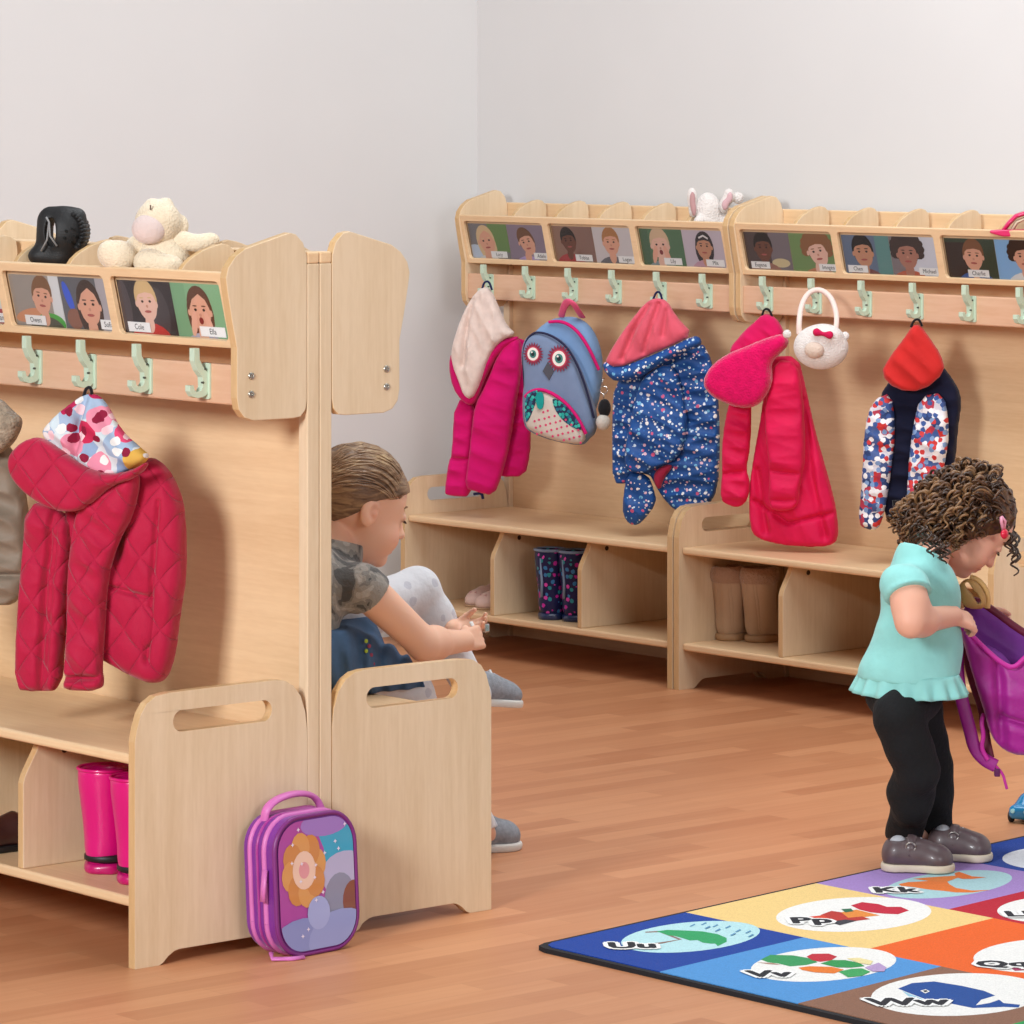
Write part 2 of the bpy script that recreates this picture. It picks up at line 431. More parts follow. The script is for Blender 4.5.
# ------------------------------------------------------------------ cloakroom unit
W_, D_ = 1.06, .387
def arc_pts(p): return [tuple(q) for q in p]
def build_unit():
    root = empty('cloakroom_unit')
    mv, mh, me, mb = M_MV(), M_MH(), M_ME(), M_MB()
    T = .018
    low = [(0, .0), (0, .375), (.004, .395), (.012, .420), (.024, .437), (.043, .448), (.07, .451), (.19, .452), (.29, .452), (.312, .449), (.33, .439), (.346, .420), (.356, .392), (.36, .36), (.36, 0),
           (.31, 0), (.300, .005), (.292, .014), (.280, .02), (.27, .022), (.090, .022), (.080, .02), (.068, .013), (.058, .004), (.05, 0)]
    slot = rrect(.078, .384, .284, .420, .0178, 6)
    for x in (0, W_-T):
        bevel(MB().plate(low, [slot], T, lambda u, v, w, x=x: (x+w, u, v), 0, 1).build('end_panel', [mv, me], root), .0025)
    up = [(.19, 1.118), (.187, 1.138), (.192, 1.156), (.207, 1.174), (.228, 1.187), (.31, 1.209), (.322, 1.212), (.336, 1.209), (.352, 1.194), (.36, 1.172), (.36, .925), (.357, .908), (.346, .897), (.33, .895), (.245, .895), (.226, .901), (.214, .915), (.21, .935), (.21, 1.02), (.2, 1.065)]
    for x in (0, W_-T):
        p = bevel(MB().plate(up, [], T, lambda u, v, w, x=x: (x+w, u, v), 0, 1).build('cheek_panel', [mv, me], root), .0025)
        for z in (.971, .940):
            s = -1 if x == 0 else 1; fx = 0 if x == 0 else W_
            TT = Matrix.Translation((fx, .24, z)) @ Matrix.Rotation(s*PI/2, 4, 'Y')
            smooth_by_angle(MB().lathe([(.0065, -.001), (.0065, .001), (.0055, .0022), (.003, .0026), (.0025, .0008), (0.0005, .0008)], 14, 0, TT).build('bolt_head', plain('bolt_steel', 'b9b4aa', .3, .9), p))
    # bench, shelf, dividers
    bevel(MB().box((T, .010, .3334), (W_-T, .372, .3514)).build('bench_seat', mh, root), .006, 3)
    bevel(MB().box((T, .012, .0966), (W_-T, .372, .1146)).build('shoe_shelf', mh, root), .005, 3)
    dv = [(.014, .1146), (.014, .262), (.018, .275), (.03, .296), (.042, .316), (.05, .3334), (.372, .3334), (.372, .1146)]
    third = (W_-2*T)/3
    for k in (1, 2):
        x = T+third*k-.008
        d = bevel(MB().plate(dv, [], .016, lambda u, v, w, x=x: (x+w, u, v), 0, 1).build('shoe_divider', [mv, me], root), .002)
        TT = Matrix.Translation((x+.016, .10, .312)) @ Matrix.Rotation(PI/2, 4, 'Y')
        MB().lathe([(.006, -.001), (.006, .0008), (.004, .001), (.0005, .0006)], 12, 0, TT).build('bolt_cap', plain('bolt_cap_dark', '3a2a20', .5), d)
    # back frame
    bevel(MB().box((.025, .373, .0), (W_-.025, .383, 1.158)).build('back_panel', mh, root), .001, 1)
    for x in (0, W_-.025):
        bevel(MB().box((x, .3605, .0), (x+.025, .3865, 1.158)).build('back_post', M_MV(), root), .002)
    bevel(MB().box((0, .3605, 1.158), (W_, .3865, 1.178)).build('top_rail', mh, root), .003)
    bevel(MB().box((T, .3600, 1.017), (W_-T, .3728, 1.1775)).build('compartment_back', mh, root), .002)
    # header box
    a = np.array([.189, 1.146]); b = np.array([.219, 1.017]); L = np.linalg.norm(b-a); e = (b-a)/L; nrm = np.array([e[1], -e[0]])
    nrm = nrm if nrm[0] > 0 else -nrm
    fn = lambda u, v, w: (u, a[0]+e[0]*(L-v)+nrm[0]*w, a[1]+e[1]*(L-v)+nrm[1]*w)
    win = [(.029+.3405*k, .013, .029+.3405*k+.319, L-.016) for k in range(3)]
    bevel(MB().plate([(T, 0), (W_-T, 0), (W_-T, L), (T, L)], [rrect(*w, .010, 5) for w in win], .010, fn).build('photo_frame', mh, root), .0015)
    def pane_mat(nm):
        t = NT(nm); t.t.nodes.remove(t.b); o = [n for n in t.t.nodes if n.type == 'OUTPUT_MATERIAL'][0]
        tr = t.n('ShaderNodeBsdfTransparent'); tr.inputs[0].default_value = (.97, .97, .97, 1); gl = t.n('ShaderNodeBsdfGlossy'); gl.inputs['Roughness'].default_value = .06
        fr = t.n('ShaderNodeFresnel'); fr.inputs[0].default_value = 1.45; mx = t.n('ShaderNodeMixShader')
        t.l(fr.outputs[0], mx.inputs[0]); t.l(tr.outputs[0], mx.inputs[1]); t.l(gl.outputs[0], mx.inputs[2]); t.l(mx.outputs[0], o.inputs[0]); return t.m
    pm = mat('clear_acrylic', pane_mat)
    for w in win:
        MB().add([fn(w[0]-.003, w[1]-.003, .0105), fn(w[2]+.003, w[1]-.003, .0105), fn(w[2]+.003, w[3]+.003, .0105), fn(w[0]-.003, w[3]+.003, .0105)], [(0, 1, 2, 3)]).build('acrylic_window', pm, root, fix=False)
    MB().plate([(T, .0), (W_-T, .0), (W_-T, L-.004), (T, L-.004)], [], .006, lambda u, v, w: fn(u, v, w+.0135)).build('photo_backing', mh, root)
    bevel(MB().box((T, .240, 1.017), (W_-T, .3605, 1.029)).build('compartment_floor', mh, root), .001, 1)
    hd = [(.243, 1.029), (.226, 1.142), (.236, 1.155), (.25, 1.166), (.274, 1.178), (.30, 1.186), (.318, 1.189), (.331, 1.186), (.342, 1.176), (.345, 1.16), (.345, 1.029)]
    for k in range(1, 6):
        x = W_/2+(k-3)*.1699-.006
        bevel(MB().plate(hd, [], .012, lambda u, v, w, x=x: (x+w, u, v), 0, 1).build('compartment_divider', [mv, me], root), .0015)
    # rail and hooks
    bevel(MB().box((T, .2185, .921), (W_-T, .2365, .9895)).build('hook_rail', mb, root), .003)
    hk = plain('pale_green_plastic', 'c3d6bf', .35, spec=.5)
    hooks = []
    for k in range(6):
        x = W_-.0875-.02-.1699*k+.012
        m = MB()
        m.plate(rrect(-.010, .928, .012, .990, .004, 3), [], .004, lambda u, v, w, x=x: (x+u, .2185-w, v))
        pr = [(.2165, .940), (.2165, .972), (.205, .984), (.198, .996), (.197, 1.016), (.186, 1.016), (.186, .994), (.193, .978), (.203, .966), (.204, .950), (.2, .943), (.192, .9415), (.187, .945), (.185, .953), (.177, .953), (.177, .943), (.183, .934), (.193, .931), (.203, .932), (.211, .935)]
        m.plate(pr, [], .014, lambda u, v, w, x=x: (x-.007+w, u, v))
        for z, y in ((.980, .2105), (.957, .206)):
            m.lathe([(.0022, -.004), (.0022, .0005), (.0004, .0005)], 8, 1, Matrix.Translation((x+.0075, y-.0015, z)) @ Matrix.Rotation(PI/2, 4, 'Y'))
        o = bevel(m.build('coat_hook', [hk, plain('screw_dark', '4c524c', .4, .5)], root), .0022, 3, 30)
    return root, fn, win
unitC, hdr_fn, hdr_win = build_unit()
KIDS.clear()
tag(unitC, 'maple cloakroom bench with quilted jacket on it, nearest on the left, pink boots below', 'coat rack', 'maple cloakroom units')
unitC.location = (-W_, 0, 0)
unitD = copy_tree(unitC); unitD.location = (0, .774, 0); unitD.rotation_euler = (0, 0, PI)
tag(unitD, 'maple cloakroom bench the girl sits on, back to back with the nearest one', 'coat rack', 'maple cloakroom units')
AX, AY = -2.8652, 2.8964
unitA = copy_tree(unitC); unitA.location = (AX, AY, 0)
tag(unitA, 'maple cloakroom unit in the wall corner, owl backpack hanging on it', 'coat rack', 'maple cloakroom units')
unitB = copy_tree(unitC); unitB.location = (AX+W_+.006, AY, 0)
tag(unitB, 'maple cloakroom unit along the back wall behind the curly haired girl', 'coat rack', 'maple cloakroom units')
# ------------------------------------------------------------------ light
def area(name, loc, target, size, power, col=(1, 1, 1), sy=None):
    l = bpy.data.lights.new(name, 'AREA'); l.energy = power; l.size = size; l.color = col
    if sy: l.shape = 'RECTANGLE'; l.size_y = sy
    o = bpy.data.objects.new(name, l); link(o); o.location = loc
    d = Vector(target)-Vector(loc); o.rotation_euler = d.to_track_quat('-Z', 'Y').to_euler(); return o
area('key_light', (1.9, -4.4, 2.5), (-.8, 1.6, .5), 1.2, 270, (.94, .975, 1))  # unseen key lamp, aimed to follow the jacket's shadow; not a window
area('overhead_fill', (-.2, 1.7, 3.6), (-.5, 2.2, 0), 2.4, 108, (.94, .975, 1))  # fill lamp added overhead to lift the back walls and far floor
area('side_fill', (5.5, -.6, 2.2), (-.5, 1.8, .5), 1.6, 78, (.94, .975, 1))  # added soft fill from the right; no window stands there
w = bpy.data.worlds.new('room_air'); sc.world = w; w.use_nodes = True
w.node_tree.nodes['Background'].inputs[0].default_value = (.93, .97, 1, 1); w.node_tree.nodes['Background'].inputs[1].default_value = .10
# ------------------------------------------------------------------ photo cards
def text_mesh(txt, size):
    cu = bpy.data.curves.new('t', 'FONT'); cu.body = txt; cu.size = size; cu.align_x = 'CENTER'; cu.align_y = 'CENTER'; cu.resolution_u = 2
    o = bpy.data.objects.new('t', cu); COL.objects.link(o); bpy.context.view_layer.update()
    me = bpy.data.meshes.new_from_object(o.evaluated_get(bpy.context.evaluated_depsgraph_get()))
    v = [tuple(p.co) for p in me.vertices]; f = [tuple(p.vertices) for p in me.polygons]
    bpy.data.objects.remove(o); bpy.data.meshes.remove(me); bpy.data.curves.remove(cu)
    return v, f
def ink(c): return plain('print_'+c, c, .45, spec=.3)
def ell2(cx, cy, rx, ry, rot=0, n=20, a0=0, a1=2*PI):
    o = []
    for i in range(n):
        a = a0+(a1-a0)*i/(n if abs(a1-a0-2*PI) < 1e-6 else n-1); x, y = rx*math.cos(a), ry*math.sin(a)
        o.append((cx+x*math.cos(rot)-y*math.sin(rot), cy+x*math.sin(rot)+y*math.cos(rot)))
    return o
def clip01(p):
    for ax, lim, sg in ((0, 0, 1), (0, 1, -1), (1, 0, 1), (1, 1, -1)):
        o = []
        for i in range(len(p)):
            a, b = p[i], p[(i+1) % len(p)]; da, db = (a[ax]-lim)*sg, (b[ax]-lim)*sg
            if da >= 0: o.append(a)
            if da*db < 0: t = da/(da-db); o.append((a[0]+(b[0]-a[0])*t, a[1]+(b[1]-a[1])*t))
        p = o
        if len(p) < 3: return []
    return p
def child_pic(bg, patches, top, hair, skin, cx, cy, s, style, tilt=0., mouth='b5605a', hands=False):
    L = [([(0, 0), (1, 0), (1, 1), (0, 1)], bg)]
    L += patches
    a = .84       # card is wider than tall
    hd = {'d': '1c1512'}
    if style in ('long', 'longband'):
        L.append((ell2(cx, cy-.10*s, .30*s*a, .56*s, tilt), hair))
    L.append((ell2(cx, cy-.86*s, .52*s*a, .42*s), top))
    L.append((ell2(cx, cy-.46*s, .11*s*a, .2*s), skin))
    if style in ('curly',):
        for i in range(11):
            t = PI*(-.12+1.24*i/10); L.append((ell2(cx+.31*s*a*math.cos(t), cy+.1*s+.36*s*math.sin(t), .13*s*a, .12*s, 0, 10), hair))
    L.append((ell2(cx, cy+.06*s, .275*s*a, .41*s, tilt), hair))
    L.append((ell2(cx+math.sin(tilt)*.08, cy-.05*s, .235*s*a, .36*s, tilt), skin))
    for sx in (-1, 1): L.append((ell2(cx+sx*.245*s*a, cy-.06*s, .035*s*a, .07*s, 0, 8), skin))
    c, sn = math.cos(tilt), math.sin(tilt)
    def fp(x, y): return (cx+(x*c-y*sn)*s*a, cy+(x*sn+y*c)*s)
    if style in ('fringe', 'curly', 'short', 'longband'):
        L.append(([fp(-.25, .05), fp(-.24, .25), fp(-.1, .42), fp(.1, .42), fp(.24, .25), fp(.25, .05), fp(.17, .16), fp(.02, .19), fp(-.16, .15)], hair))
    else:
        L.append(([fp(-.25, -.02), fp(-.23, .26), fp(-.08, .42), fp(.1, .42), fp(.23, .26), fp(.25, -.02), fp(.16, .2), fp(.02, .31), fp(-.14, .2)], hair))
    if style == 'longband': L.append(([fp(-.16, .27), fp(0, .36), fp(.16, .27), fp(.14, .22), fp(0, .3), fp(-.14, .22)], 'efe9e8'))
    for sx in (-1, 1):
        x, y = fp(sx*.095, .0); L.append((ell2(x, y, .032*s*a, .028*s, tilt, 10), '33241d'))
        x, y = fp(sx*.1, .075); L.append((ell2(x, y, .055*s*a, .014*s, tilt, 8), hair))
    x, y = fp(0, -.1); L.append((ell2(x, y, .03*s*a, .035*s, tilt, 8), 'd09a84' if skin > 'a' else '6e4636'))
    x, y = fp(0, -.21); L.append((ell2(x, y, (.05 if hands else .085)*s*a, (.07 if hands else .028)*s, tilt, 12), mouth))
    if hands:
        for sx in (-1, 1): L.append((ell2(cx+sx*.17*s*a, cy-.27*s, .07*s*a, .26*s, sx*.18, 12), 'e9b59e'))
    return L
def photo_card(unit, win, side, layers, name, lab, lx0, ly=.04, lw=.42, group=None):
    ox, oy = unit; w0 = hdr_win[win]
    cw = (w0[2]-w0[0]-.003)/2; u0 = w0[0]+.001+side*(cw+.001); v0 = .0108; ch = .0965
    def pt(x, y, w): p = hdr_fn(u0+x*cw, v0+y*ch, w); return (p[0]+ox, p[1]+oy, p[2])
    m = MB(); cols = []
    def ci(c):
        if c not in cols: cols.append(c)
        return cols.index(c)
    m.plate([(0, 0), (1, 0), (1, 1), (0, 1)], [], .0004, lambda u, v, w: pt(u, v, .0129+w), ci(layers[0][1]))
    for i, (poly, c) in enumerate(layers):
        poly = clip01(poly)
        if len(poly) < 3: continue
        z = .0128-.00004*i
        for t in tessellate_polygon([[Vector((*q, 0)) for q in poly]]):
            tri = [poly[k] for k in t]
            if (tri[1][0]-tri[0][0])*(tri[2][1]-tri[0][1])-(tri[1][1]-tri[0][1])*(tri[2][0]-tri[0][0]) < 0: tri.reverse()
            m.add([pt(*q, z) for q in tri], [(0, 1, 2)], ci(c))
    c = m.build('photo_card', [ink(k) for k in cols], fix=False)
    tag(c, lab, 'photo', group or 'photo cards of children')
    if name:
        lm = MB(); lh = .185
        lm.add([pt(lx0, ly, .0114), pt(lx0+lw, ly, .0114), pt(lx0+lw, ly+lh, .0114), pt(lx0, ly+lh, .0114)], [(0, 1, 2, 3)])
        tv, tf = text_mesh(name, 1.0)
        xs = [p[0] for p in tv]; wdt = max(xs)-min(xs)
        h = .15*ch; sx = min(h, lw*cw*.82/wdt)
        lm.add([pt(lx0+lw/2+p[0]*sx/cw, ly+lh/2+p[1]*sx/ch, .01125) for p in tv], tf, 1)
        tag(lm.build('name_label', [ink('f4f3f2'), ink('2a2a30')], c, fix=False), 'white name strip')
    return c
R01 = [(0, 0), (1, 0), (1, 1), (0, 1)]
def rc(x0, y0, x1, y1): return [(x0, y0), (x1, y0), (x1, y1), (x0, y1)]
uc, ua, ub = (-W_, 0), (AX, AY), (AX+W_+.006, AY)
FAIR, PALE, TAN_, DARK = 'e5b096', 'eac3b2', 'cf9a7c', '7b4c3a'
photo_card(uc, 0, 1, child_pic('e2dfdd', [(rc(.0, 0, 1, .3), 'b8434a')], 'c24a50', '6b4a35', FAIR, .3, .55, .8, 'short'), 'Ivan', 'photo card cut off by the left picture edge, white name strip in its corner', .62)
photo_card(uc, 1, 0, child_pic('a99f97', [(rc(.8, 0, 1, 1), 'dfe0e2'), (ell2(.3, .22, .3, .12, .3), 'd99a74'), (ell2(.7, .06, .3, .22), '58b04e')], '5c5a4c', '8a6242', FAIR, .62, .6, .88, 'fringe', -.12), 'Owen', 'photo of a brown-haired boy in a green shirt against taupe wall', .2)
photo_card(uc, 1, 1, child_pic('6c6b70', [(rc(.72, 0, 1, 1), 'b5aeb2'), (ell2(.14, .62, .07, .3, .2), '4868d8'), (ell2(.2, .2, .15, .2), '9a6a58')], '5a554f', '4a3730', FAIR, .53, .5, 1.0, 'long'), 'Sofia', 'photo of a girl with long dark hair, blue patch behind her', .7, .04, .3)
photo_card(uc, 2, 0, child_pic('3d3538', [(ell2(.08, .5, .12, .5), '5a4f52'), (ell2(.7, .4, .2, .5), '4f474a')], 'c8413c', 'd9bb8a', PALE, .5, .62, .9, 'fringe', .05), 'Cole', 'photo of a blond toddler in red against black background', .08)
photo_card(uc, 2, 1, child_pic('8fb890', [(rc(.0, 0, .25, 1), '84ad86')], 'b9b4c4', '6a4433', FAIR, .47, .52, .95, 'long', 0, '8e2a2a', True), 'Ella', 'photo of a girl with hands on cheeks against green', .42, .04, .46)
photo_card(ua, 0, 0, child_pic('8a8688', [(rc(.5, .2, 1, 1), '78985c'), (ell2(.1, .1, .3, .3), 'c9d6e6')], 'e6e4e2', 'e2c79c', FAIR, .42, .52, .95, 'long', .15), 'Lucy', 'photo of a blonde girl, green behind her, far left card of the corner unit', .5)
photo_card(ua, 0, 1, child_pic('9a8a9a', [], 'bda8d8', '80583c', FAIR, .45, .52, .9, 'short', .25), 'Adele', 'photo of a brown-haired girl in a lilac top against mauve', .6, .04, .38)
photo_card(ua, 1, 0, child_pic('a07d6c', [(rc(.5, 0, 1, 1), '98766a')], 'b8484a', '2c211e', DARK, .38, .6, .82, 'short', .1), 'Tobias', 'photo of a dark-skinned child in red against brown', .5)
photo_card(ua, 1, 1, child_pic('d6cfd0', [], '77757c', 'b98452', FAIR, .42, .6, .9, 'short'), 'Logan', 'photo of a ginger boy in grey checks against white', .55)
photo_card(ua, 2, 0, child_pic('5f8262', [(rc(.0, 0, .2, 1), '56745a')], '8aa0a8', 'dcc0a0', PALE, .45, .58, 1.0, 'short', .05, '8a3438', True), 'Lily', 'photo of a laughing fair child, hands on cheeks, against dark green', .5)
photo_card(ua, 2, 1, child_pic('cfc3cd', [], 'cba3b4', '3a3236', TAN_, .48, .58, .85, 'longband', -.05), 'Mia', 'photo of a dark-haired girl with a white headband', .48)
photo_card(ub, 0, 0, child_pic('5b4a48', [(rc(.55, 0, 1, 1), '857a80'), (ell2(.75, .2, .2, .12), 'd8c9a0')], 'a87868', '2b201d', DARK, .4, .6, .9, 'short'), 'Eugene', 'photo of a dark-skinned child against grey, leftmost card on the curly girl\'s unit', .08)
photo_card(ub, 0, 1, child_pic('7f9c64', [], 'c98a6a', '9a6a45', PALE, .58, .55, .98, 'curly', .2), 'Imogen', 'photo of a fair, brown-haired toddler against grass green', .58, .04, .4)
photo_card(ub, 1, 0, child_pic('6f7f98', [(rc(.7, 0, 1, 1), '6c9a98')], '8a5a58', '26201f', TAN_, .42, .58, .98, 'fringe', .05), 'Chen', 'photo of a smiling black-haired child against blue', .06)
photo_card(ub, 1, 1, child_pic('dcdde6', [(rc(.0, 0, .3, 1), '8d8488')], 'c46a50', '4a3a36', 'b98472', .35, .58, 1.0, 'curly'), 'Michael', 'photo of a dark curly-haired child against pale sky', .55)
photo_card(ub, 2, 0, child_pic('3f4c3c', [(rc(.0, 0, .4, .9), '40302a')], '4668a8', '8a5c3c', FAIR, .55, .58, .92, 'short', -.05), 'Charlie', 'photo of a brown-haired boy in a blue shirt', .4)
photo_card(ub, 2, 1, child_pic('93bfe6', [], 'e8e6e4', '3c2a24', FAIR, .55, .6, .9, 'curly'), '', 'photo of a curly dark-haired child against sky blue', .5)
# ------------------------------------------------------------------ garments
def cloth(name, c, sheen=.25, bump=.25, bscale=900, rough=.85, vary=.05): return plain(name, c, rough, spec=.2, sheen=sheen, vary=vary, vscale=25, bump=bump, bscale=bscale)
def quilted(name, c, size=.033, strength=.9, rot=(0, 0, 0)):
    def f(nm):
        t = NT(nm); v = t.obj((1/size, 1/size/1.25, 0), rot); sp = t.n('ShaderNodeSeparateXYZ')
        nz = t.n('ShaderNodeTexNoise', i_Scale=14.0, i_Detail=2.0); tc = t.n('ShaderNodeTexCoord'); t.l(tc.outputs['Object'], nz.inputs['Vector'])
        mx = t.n('ShaderNodeVectorMath', operation='MULTIPLY_ADD'); t.l(nz.outputs['Color'], mx.inputs[0]); mx.inputs[1].default_value = (.35, .35, 0); t.l(v, mx.inputs[2])
        t.l(mx.outputs[0], sp.inputs[0])
        a = t.math('ABSOLUTE', t.math('SINE', t.math('MULTIPLY', t.math('ADD', sp.outputs[0], sp.outputs[1]), PI/2)))
        b = t.math('ABSOLUTE', t.math('SINE', t.math('MULTIPLY', t.math('SUBTRACT', sp.outputs[0], sp.outputs[1]), PI/2)))
        h = t.math('POWER', t.math('MULTIPLY', a, b), .45)
        n = t.noise(t.obj(), 60, 3); h = t.math('ADD', h, t.math('MULTIPLY', n, .25))
        t.bump(h, strength, .006); c0 = lin(c); t.setc(c0)
        t.b.inputs['Roughness'].default_value = .7; t.b.inputs['Specular IOR Level'].default_value = .25; t.b.inputs['Sheen Weight'].default_value = .2
        return t.m
    return mat(name, f)
def spotted(name, base, layers, rough=.8, bump=.2, dim='2D'):
    'layers: (scale, radius, [colours])  cell-centred spots'
    def f(nm):
        t = NT(nm); v = t.obj(); col = lin(base)
        for sc_, r, cols in layers:
            vo = t.n('ShaderNodeTexVoronoi', voronoi_dimensions=dim, i_Scale=sc_); vo.inputs['Randomness'].default_value = .85; t.l(v, vo.inputs['Vector'])
            sp = t.n('ShaderNodeSeparateColor'); t.l(vo.outputs['Color'], sp.inputs[0])
            k = len(cols); st = [((i/k), lin(c)) for i, c in enumerate(cols)]
            r_ = t.n('ShaderNodeValToRGB'); r_.color_ramp.interpolation = 'CONSTANT'; t.l(sp.outputs[0], r_.inputs[0]); e = r_.color_ramp.elements
            while len(e) < k: e.new(.5)
            while len(e) > k and len(e) > 1: e.remove(e[-1])
            for q, (p, cc) in zip(e, st): q.position = p; q.color = cc
            nz = t.noise(v, sc_*2.0, 1)
            d = t.math('ADD', vo.outputs['Distance'], t.math('MULTIPLY', t.math('SUBTRACT', nz, .5), .35))
            col = t.mix(t.math('LESS_THAN', d, r), col, r_.outputs[0])
        t.setc(col); t.b.inputs['Roughness'].default_value = rough; t.b.inputs['Specular IOR Level'].default_value = .25
        t.bump(t.noise(t.obj(), 500, 2), bump, .003)
        return t.m
    return mat(name, f)
def puff_part(fr, name, pts, m, root, z0=0., T=.03, Tb=None, Rr=.035, h=.0034, fold=None, creases=(), smooth=1, it=2, extra=None, k=.0, zc=None):
    P = fr.poly(pts, z0)
    a = np.array(P); Tb_ = T*.6 if Tb is None else Tb
    v = Vol((*(a.min(0)-.03), z0-Tb_*1.6-.035), (*(a.max(0)+.03), z0+T*1.7+.04), h)
    cr = [([fr.px(x, y, z0) for x, y in pl], d, w) for pl, d, w in creases]
    v.puff(P, z0, T, Tb_, Rr, k, fold, zc, smooth, creases=cr)
    if extra: extra(v)
    V, Fc = v.mesh(it)
    o = fast_obj(name, V, Fc, m, root); return o
def garment(name, label, cat, o, beta, group=None):
    fr = Frame(o, beta); r = empty(name, label, cat, mw=fr.M, group=group); return fr, r
def tube_part(fr, name, pts, r, m, root, seg=8, flat=1., up=None):
    if not hasattr(r, '__len__'): pts = chaikin(pts, 2, False)
    return MB().tube([np.array(p) for p in pts], r, seg, 0, True, flat, up).build(name, m, root, True)
def p3(fr, pts): return [(*fr.px(x, y, z), z) for x, y, z in pts]
# --- quilted pink jacket on the nearest unit
fr, r = garment('quilted_jacket', 'quilted raspberry pink hooded jacket with floral hood lining, nearest of all', 'jacket', (-.33, .125, .66), .55)
mq = quilted('raspberry_quilting', 'b00c3a')
fl = spotted('floral_lining', 'd3d9dc', [(22, .62, ['9fb3cc', 'c7d2d8', 'dfe3e4', '8fa5c4']), (20, .42, ['b41f4f', 'd9476f', 'e08aa0', '5c78a8', 'd9a94e', 'c02850']), (38, .30, ['f0c9cf', '8a1838', 'e9e4e0'])])
puff_part(fr, 'body', [(76, 462), (150, 455), (166, 466), (179, 489), (185, 515), (186, 576), (180, 612), (175, 655), (167, 680), (154, 684), (135, 677), (102, 658), (70, 640), (66, 560), (68, 500)], mq, r, 0, .042, .03, .04, fold=folds(3, .09, 38, .3),
          creases=[([(105, 581), (158, 596)], .22, .0035), ([(165, 500), (161, 560), (154, 660)], .25, .004), ([(138, 483), (122, 550)], .35, .014)])
puff_part(fr, 'pocket', [(106, 586), (157, 600), (152, 658), (105, 642)], mq, r, .028, .012, .01, .03)
puff_part(fr, 'front_panel', [(28, 500), (60, 508), (74, 528), (69, 579), (64, 640), (61, 690), (38, 692), (16, 690), (18, 620), (23, 563)], mq, r, .03, .032, .03, .028, fold=folds(5, .2, 45, 1.3), creases=[([(58, 505), (50, 580), (44, 690)], .55, .005), ([(64, 505), (56, 580), (49, 690)], .3, .005)])
puff_part(fr, 'sleeve', [(80, 505), (110, 486), (135, 470), (140, 480), (133, 515), (117, 544), (107, 579), (104, 628), (101, 672), (103, 678), (102, 691), (66, 691), (65, 679), (69, 620), (69, 576), (74, 530)], mq, r, .058, .035, .03, .03, fold=folds(9, .25, 60, 1.2), creases=[([(65, 677), (103, 677)], .6, .005)])
puff_part(fr, 'hood', [(12, 452), (24, 440), (40, 436), (56, 446), (80, 464), (106, 474), (130, 471), (152, 459), (139, 477), (110, 487), (96, 500), (77, 513), (56, 511), (32, 498), (14, 480), (9, 464)], mq, r, .085, .034, .03, .024, fold=folds(2, .2, 50, .8))
puff_part(fr, 'hood_lining', [(84, 394), (96, 393), (107, 405), (120, 430), (138, 446), (152, 458), (130, 472), (106, 477), (78, 467), (58, 449), (41, 434), (51, 420), (66, 407)], fl, r, .06, .032, .03, .04, fold=folds(8, .3, 45, .6), creases=[([(88, 395), (80, 430), (77, 462)], .7, .008), ([(97, 398), (125, 450)], .35, .008)])
tube_part(fr, 'hanging_loop', p3(fr, [(84, 396, .06), (86, 388, .064), (91, 387, .068), (92, 396, .06)]), .003, cloth('black_tape', '1c1a1e'), r, 6)
# --- taupe coat at the picture edge
fr, r = garment('padded_coat', 'taupe padded coat with fleecy hood cut off by the left picture edge', 'coat', (-.62, .125, .68), .55)
tq = plain('taupe_shell', '8b7c6c', .6, spec=.3, sheen=.2, vary=.08, vscale=12, bump=.3, bscale=60)
puff_part(fr, 'body', [(-70, 440), (-10, 432), (14, 450), (22, 478), (29, 520), (28, 570), (25, 604), (-30, 607), (-80, 600), (-85, 520)], tq, r, 0, .045, .03, .04, fold=folds(4, .25, 50, 1.2), creases=[([(-80, 572), (26, 574)], .4, .005)])
puff_part(fr, 'hood', [(-40, 405), (-20, 392), (0, 398), (11, 410), (21, 418), (21, 428), (12, 446), (-4, 456), (-40, 462), (-62, 440)], plain('taupe_fleece', 'a08f7c', .95, spec=.1, sheen=.4, vary=.3, vscale=90, bump=1.0, bscale=220), r, .05, .035, .03, .03, fold=folds(6, .2, 70, .4))
puff_part(fr, 'sleeve', [(-62, 455), (-34, 460), (-30, 520), (-34, 600), (-64, 604), (-72, 540)], tq, r, .05, .035, .03, .03, fold=folds(7, .25, 60, 1.4))
# --- cerise fleece-hooded coat
fr, r = garment('fleece_coat', 'cerise pink coat with cream fleece hood on the leftmost hook of the corner unit', 'coat', (AX+.21, AY+.125, .68), .60)
cer = cloth('cerise_softshell', 'd20d6b', .15, .12, 600); crm = plain('cream_fleece', 'e3cdc2', .95, spec=.1, sheen=.5, vary=.06, vscale=60, bump=.5, bscale=350)
cer2 = cloth('cerise_shaded_back', 'c01050', .15, .12, 600)
puff_part(fr, 'body', [(500, 340), (524, 337), (529, 350), (530, 390), (531, 434), (530, 455), (525, 477), (500, 477), (478, 470), (470, 420), (476, 380)], cer, r, -.01, .028, .025, .03, fold=folds(3, .25, 55, 1.5))
puff_part(fr, 'side_panel', [(455, 398), (476, 402), (474, 440), (471, 460), (474, 497), (446, 496), (445, 490), (449, 460), (452, 456)], cer, r, .02, .03, .025, .028, fold=folds(4, .2, 50, 1.3), creases=[([(449, 458), (474, 459)], .4, .004)])
puff_part(fr, 'sleeve', [(475, 405), (486, 385), (500, 350), (517, 336), (522, 345), (521, 375), (515, 410), (510, 443), (502, 475), (494, 496), (477, 492), (465, 488), (469, 460), (472, 430)], cer, r, .05, .034, .03, .03, fold=folds(6, .22, 45, 1.3))
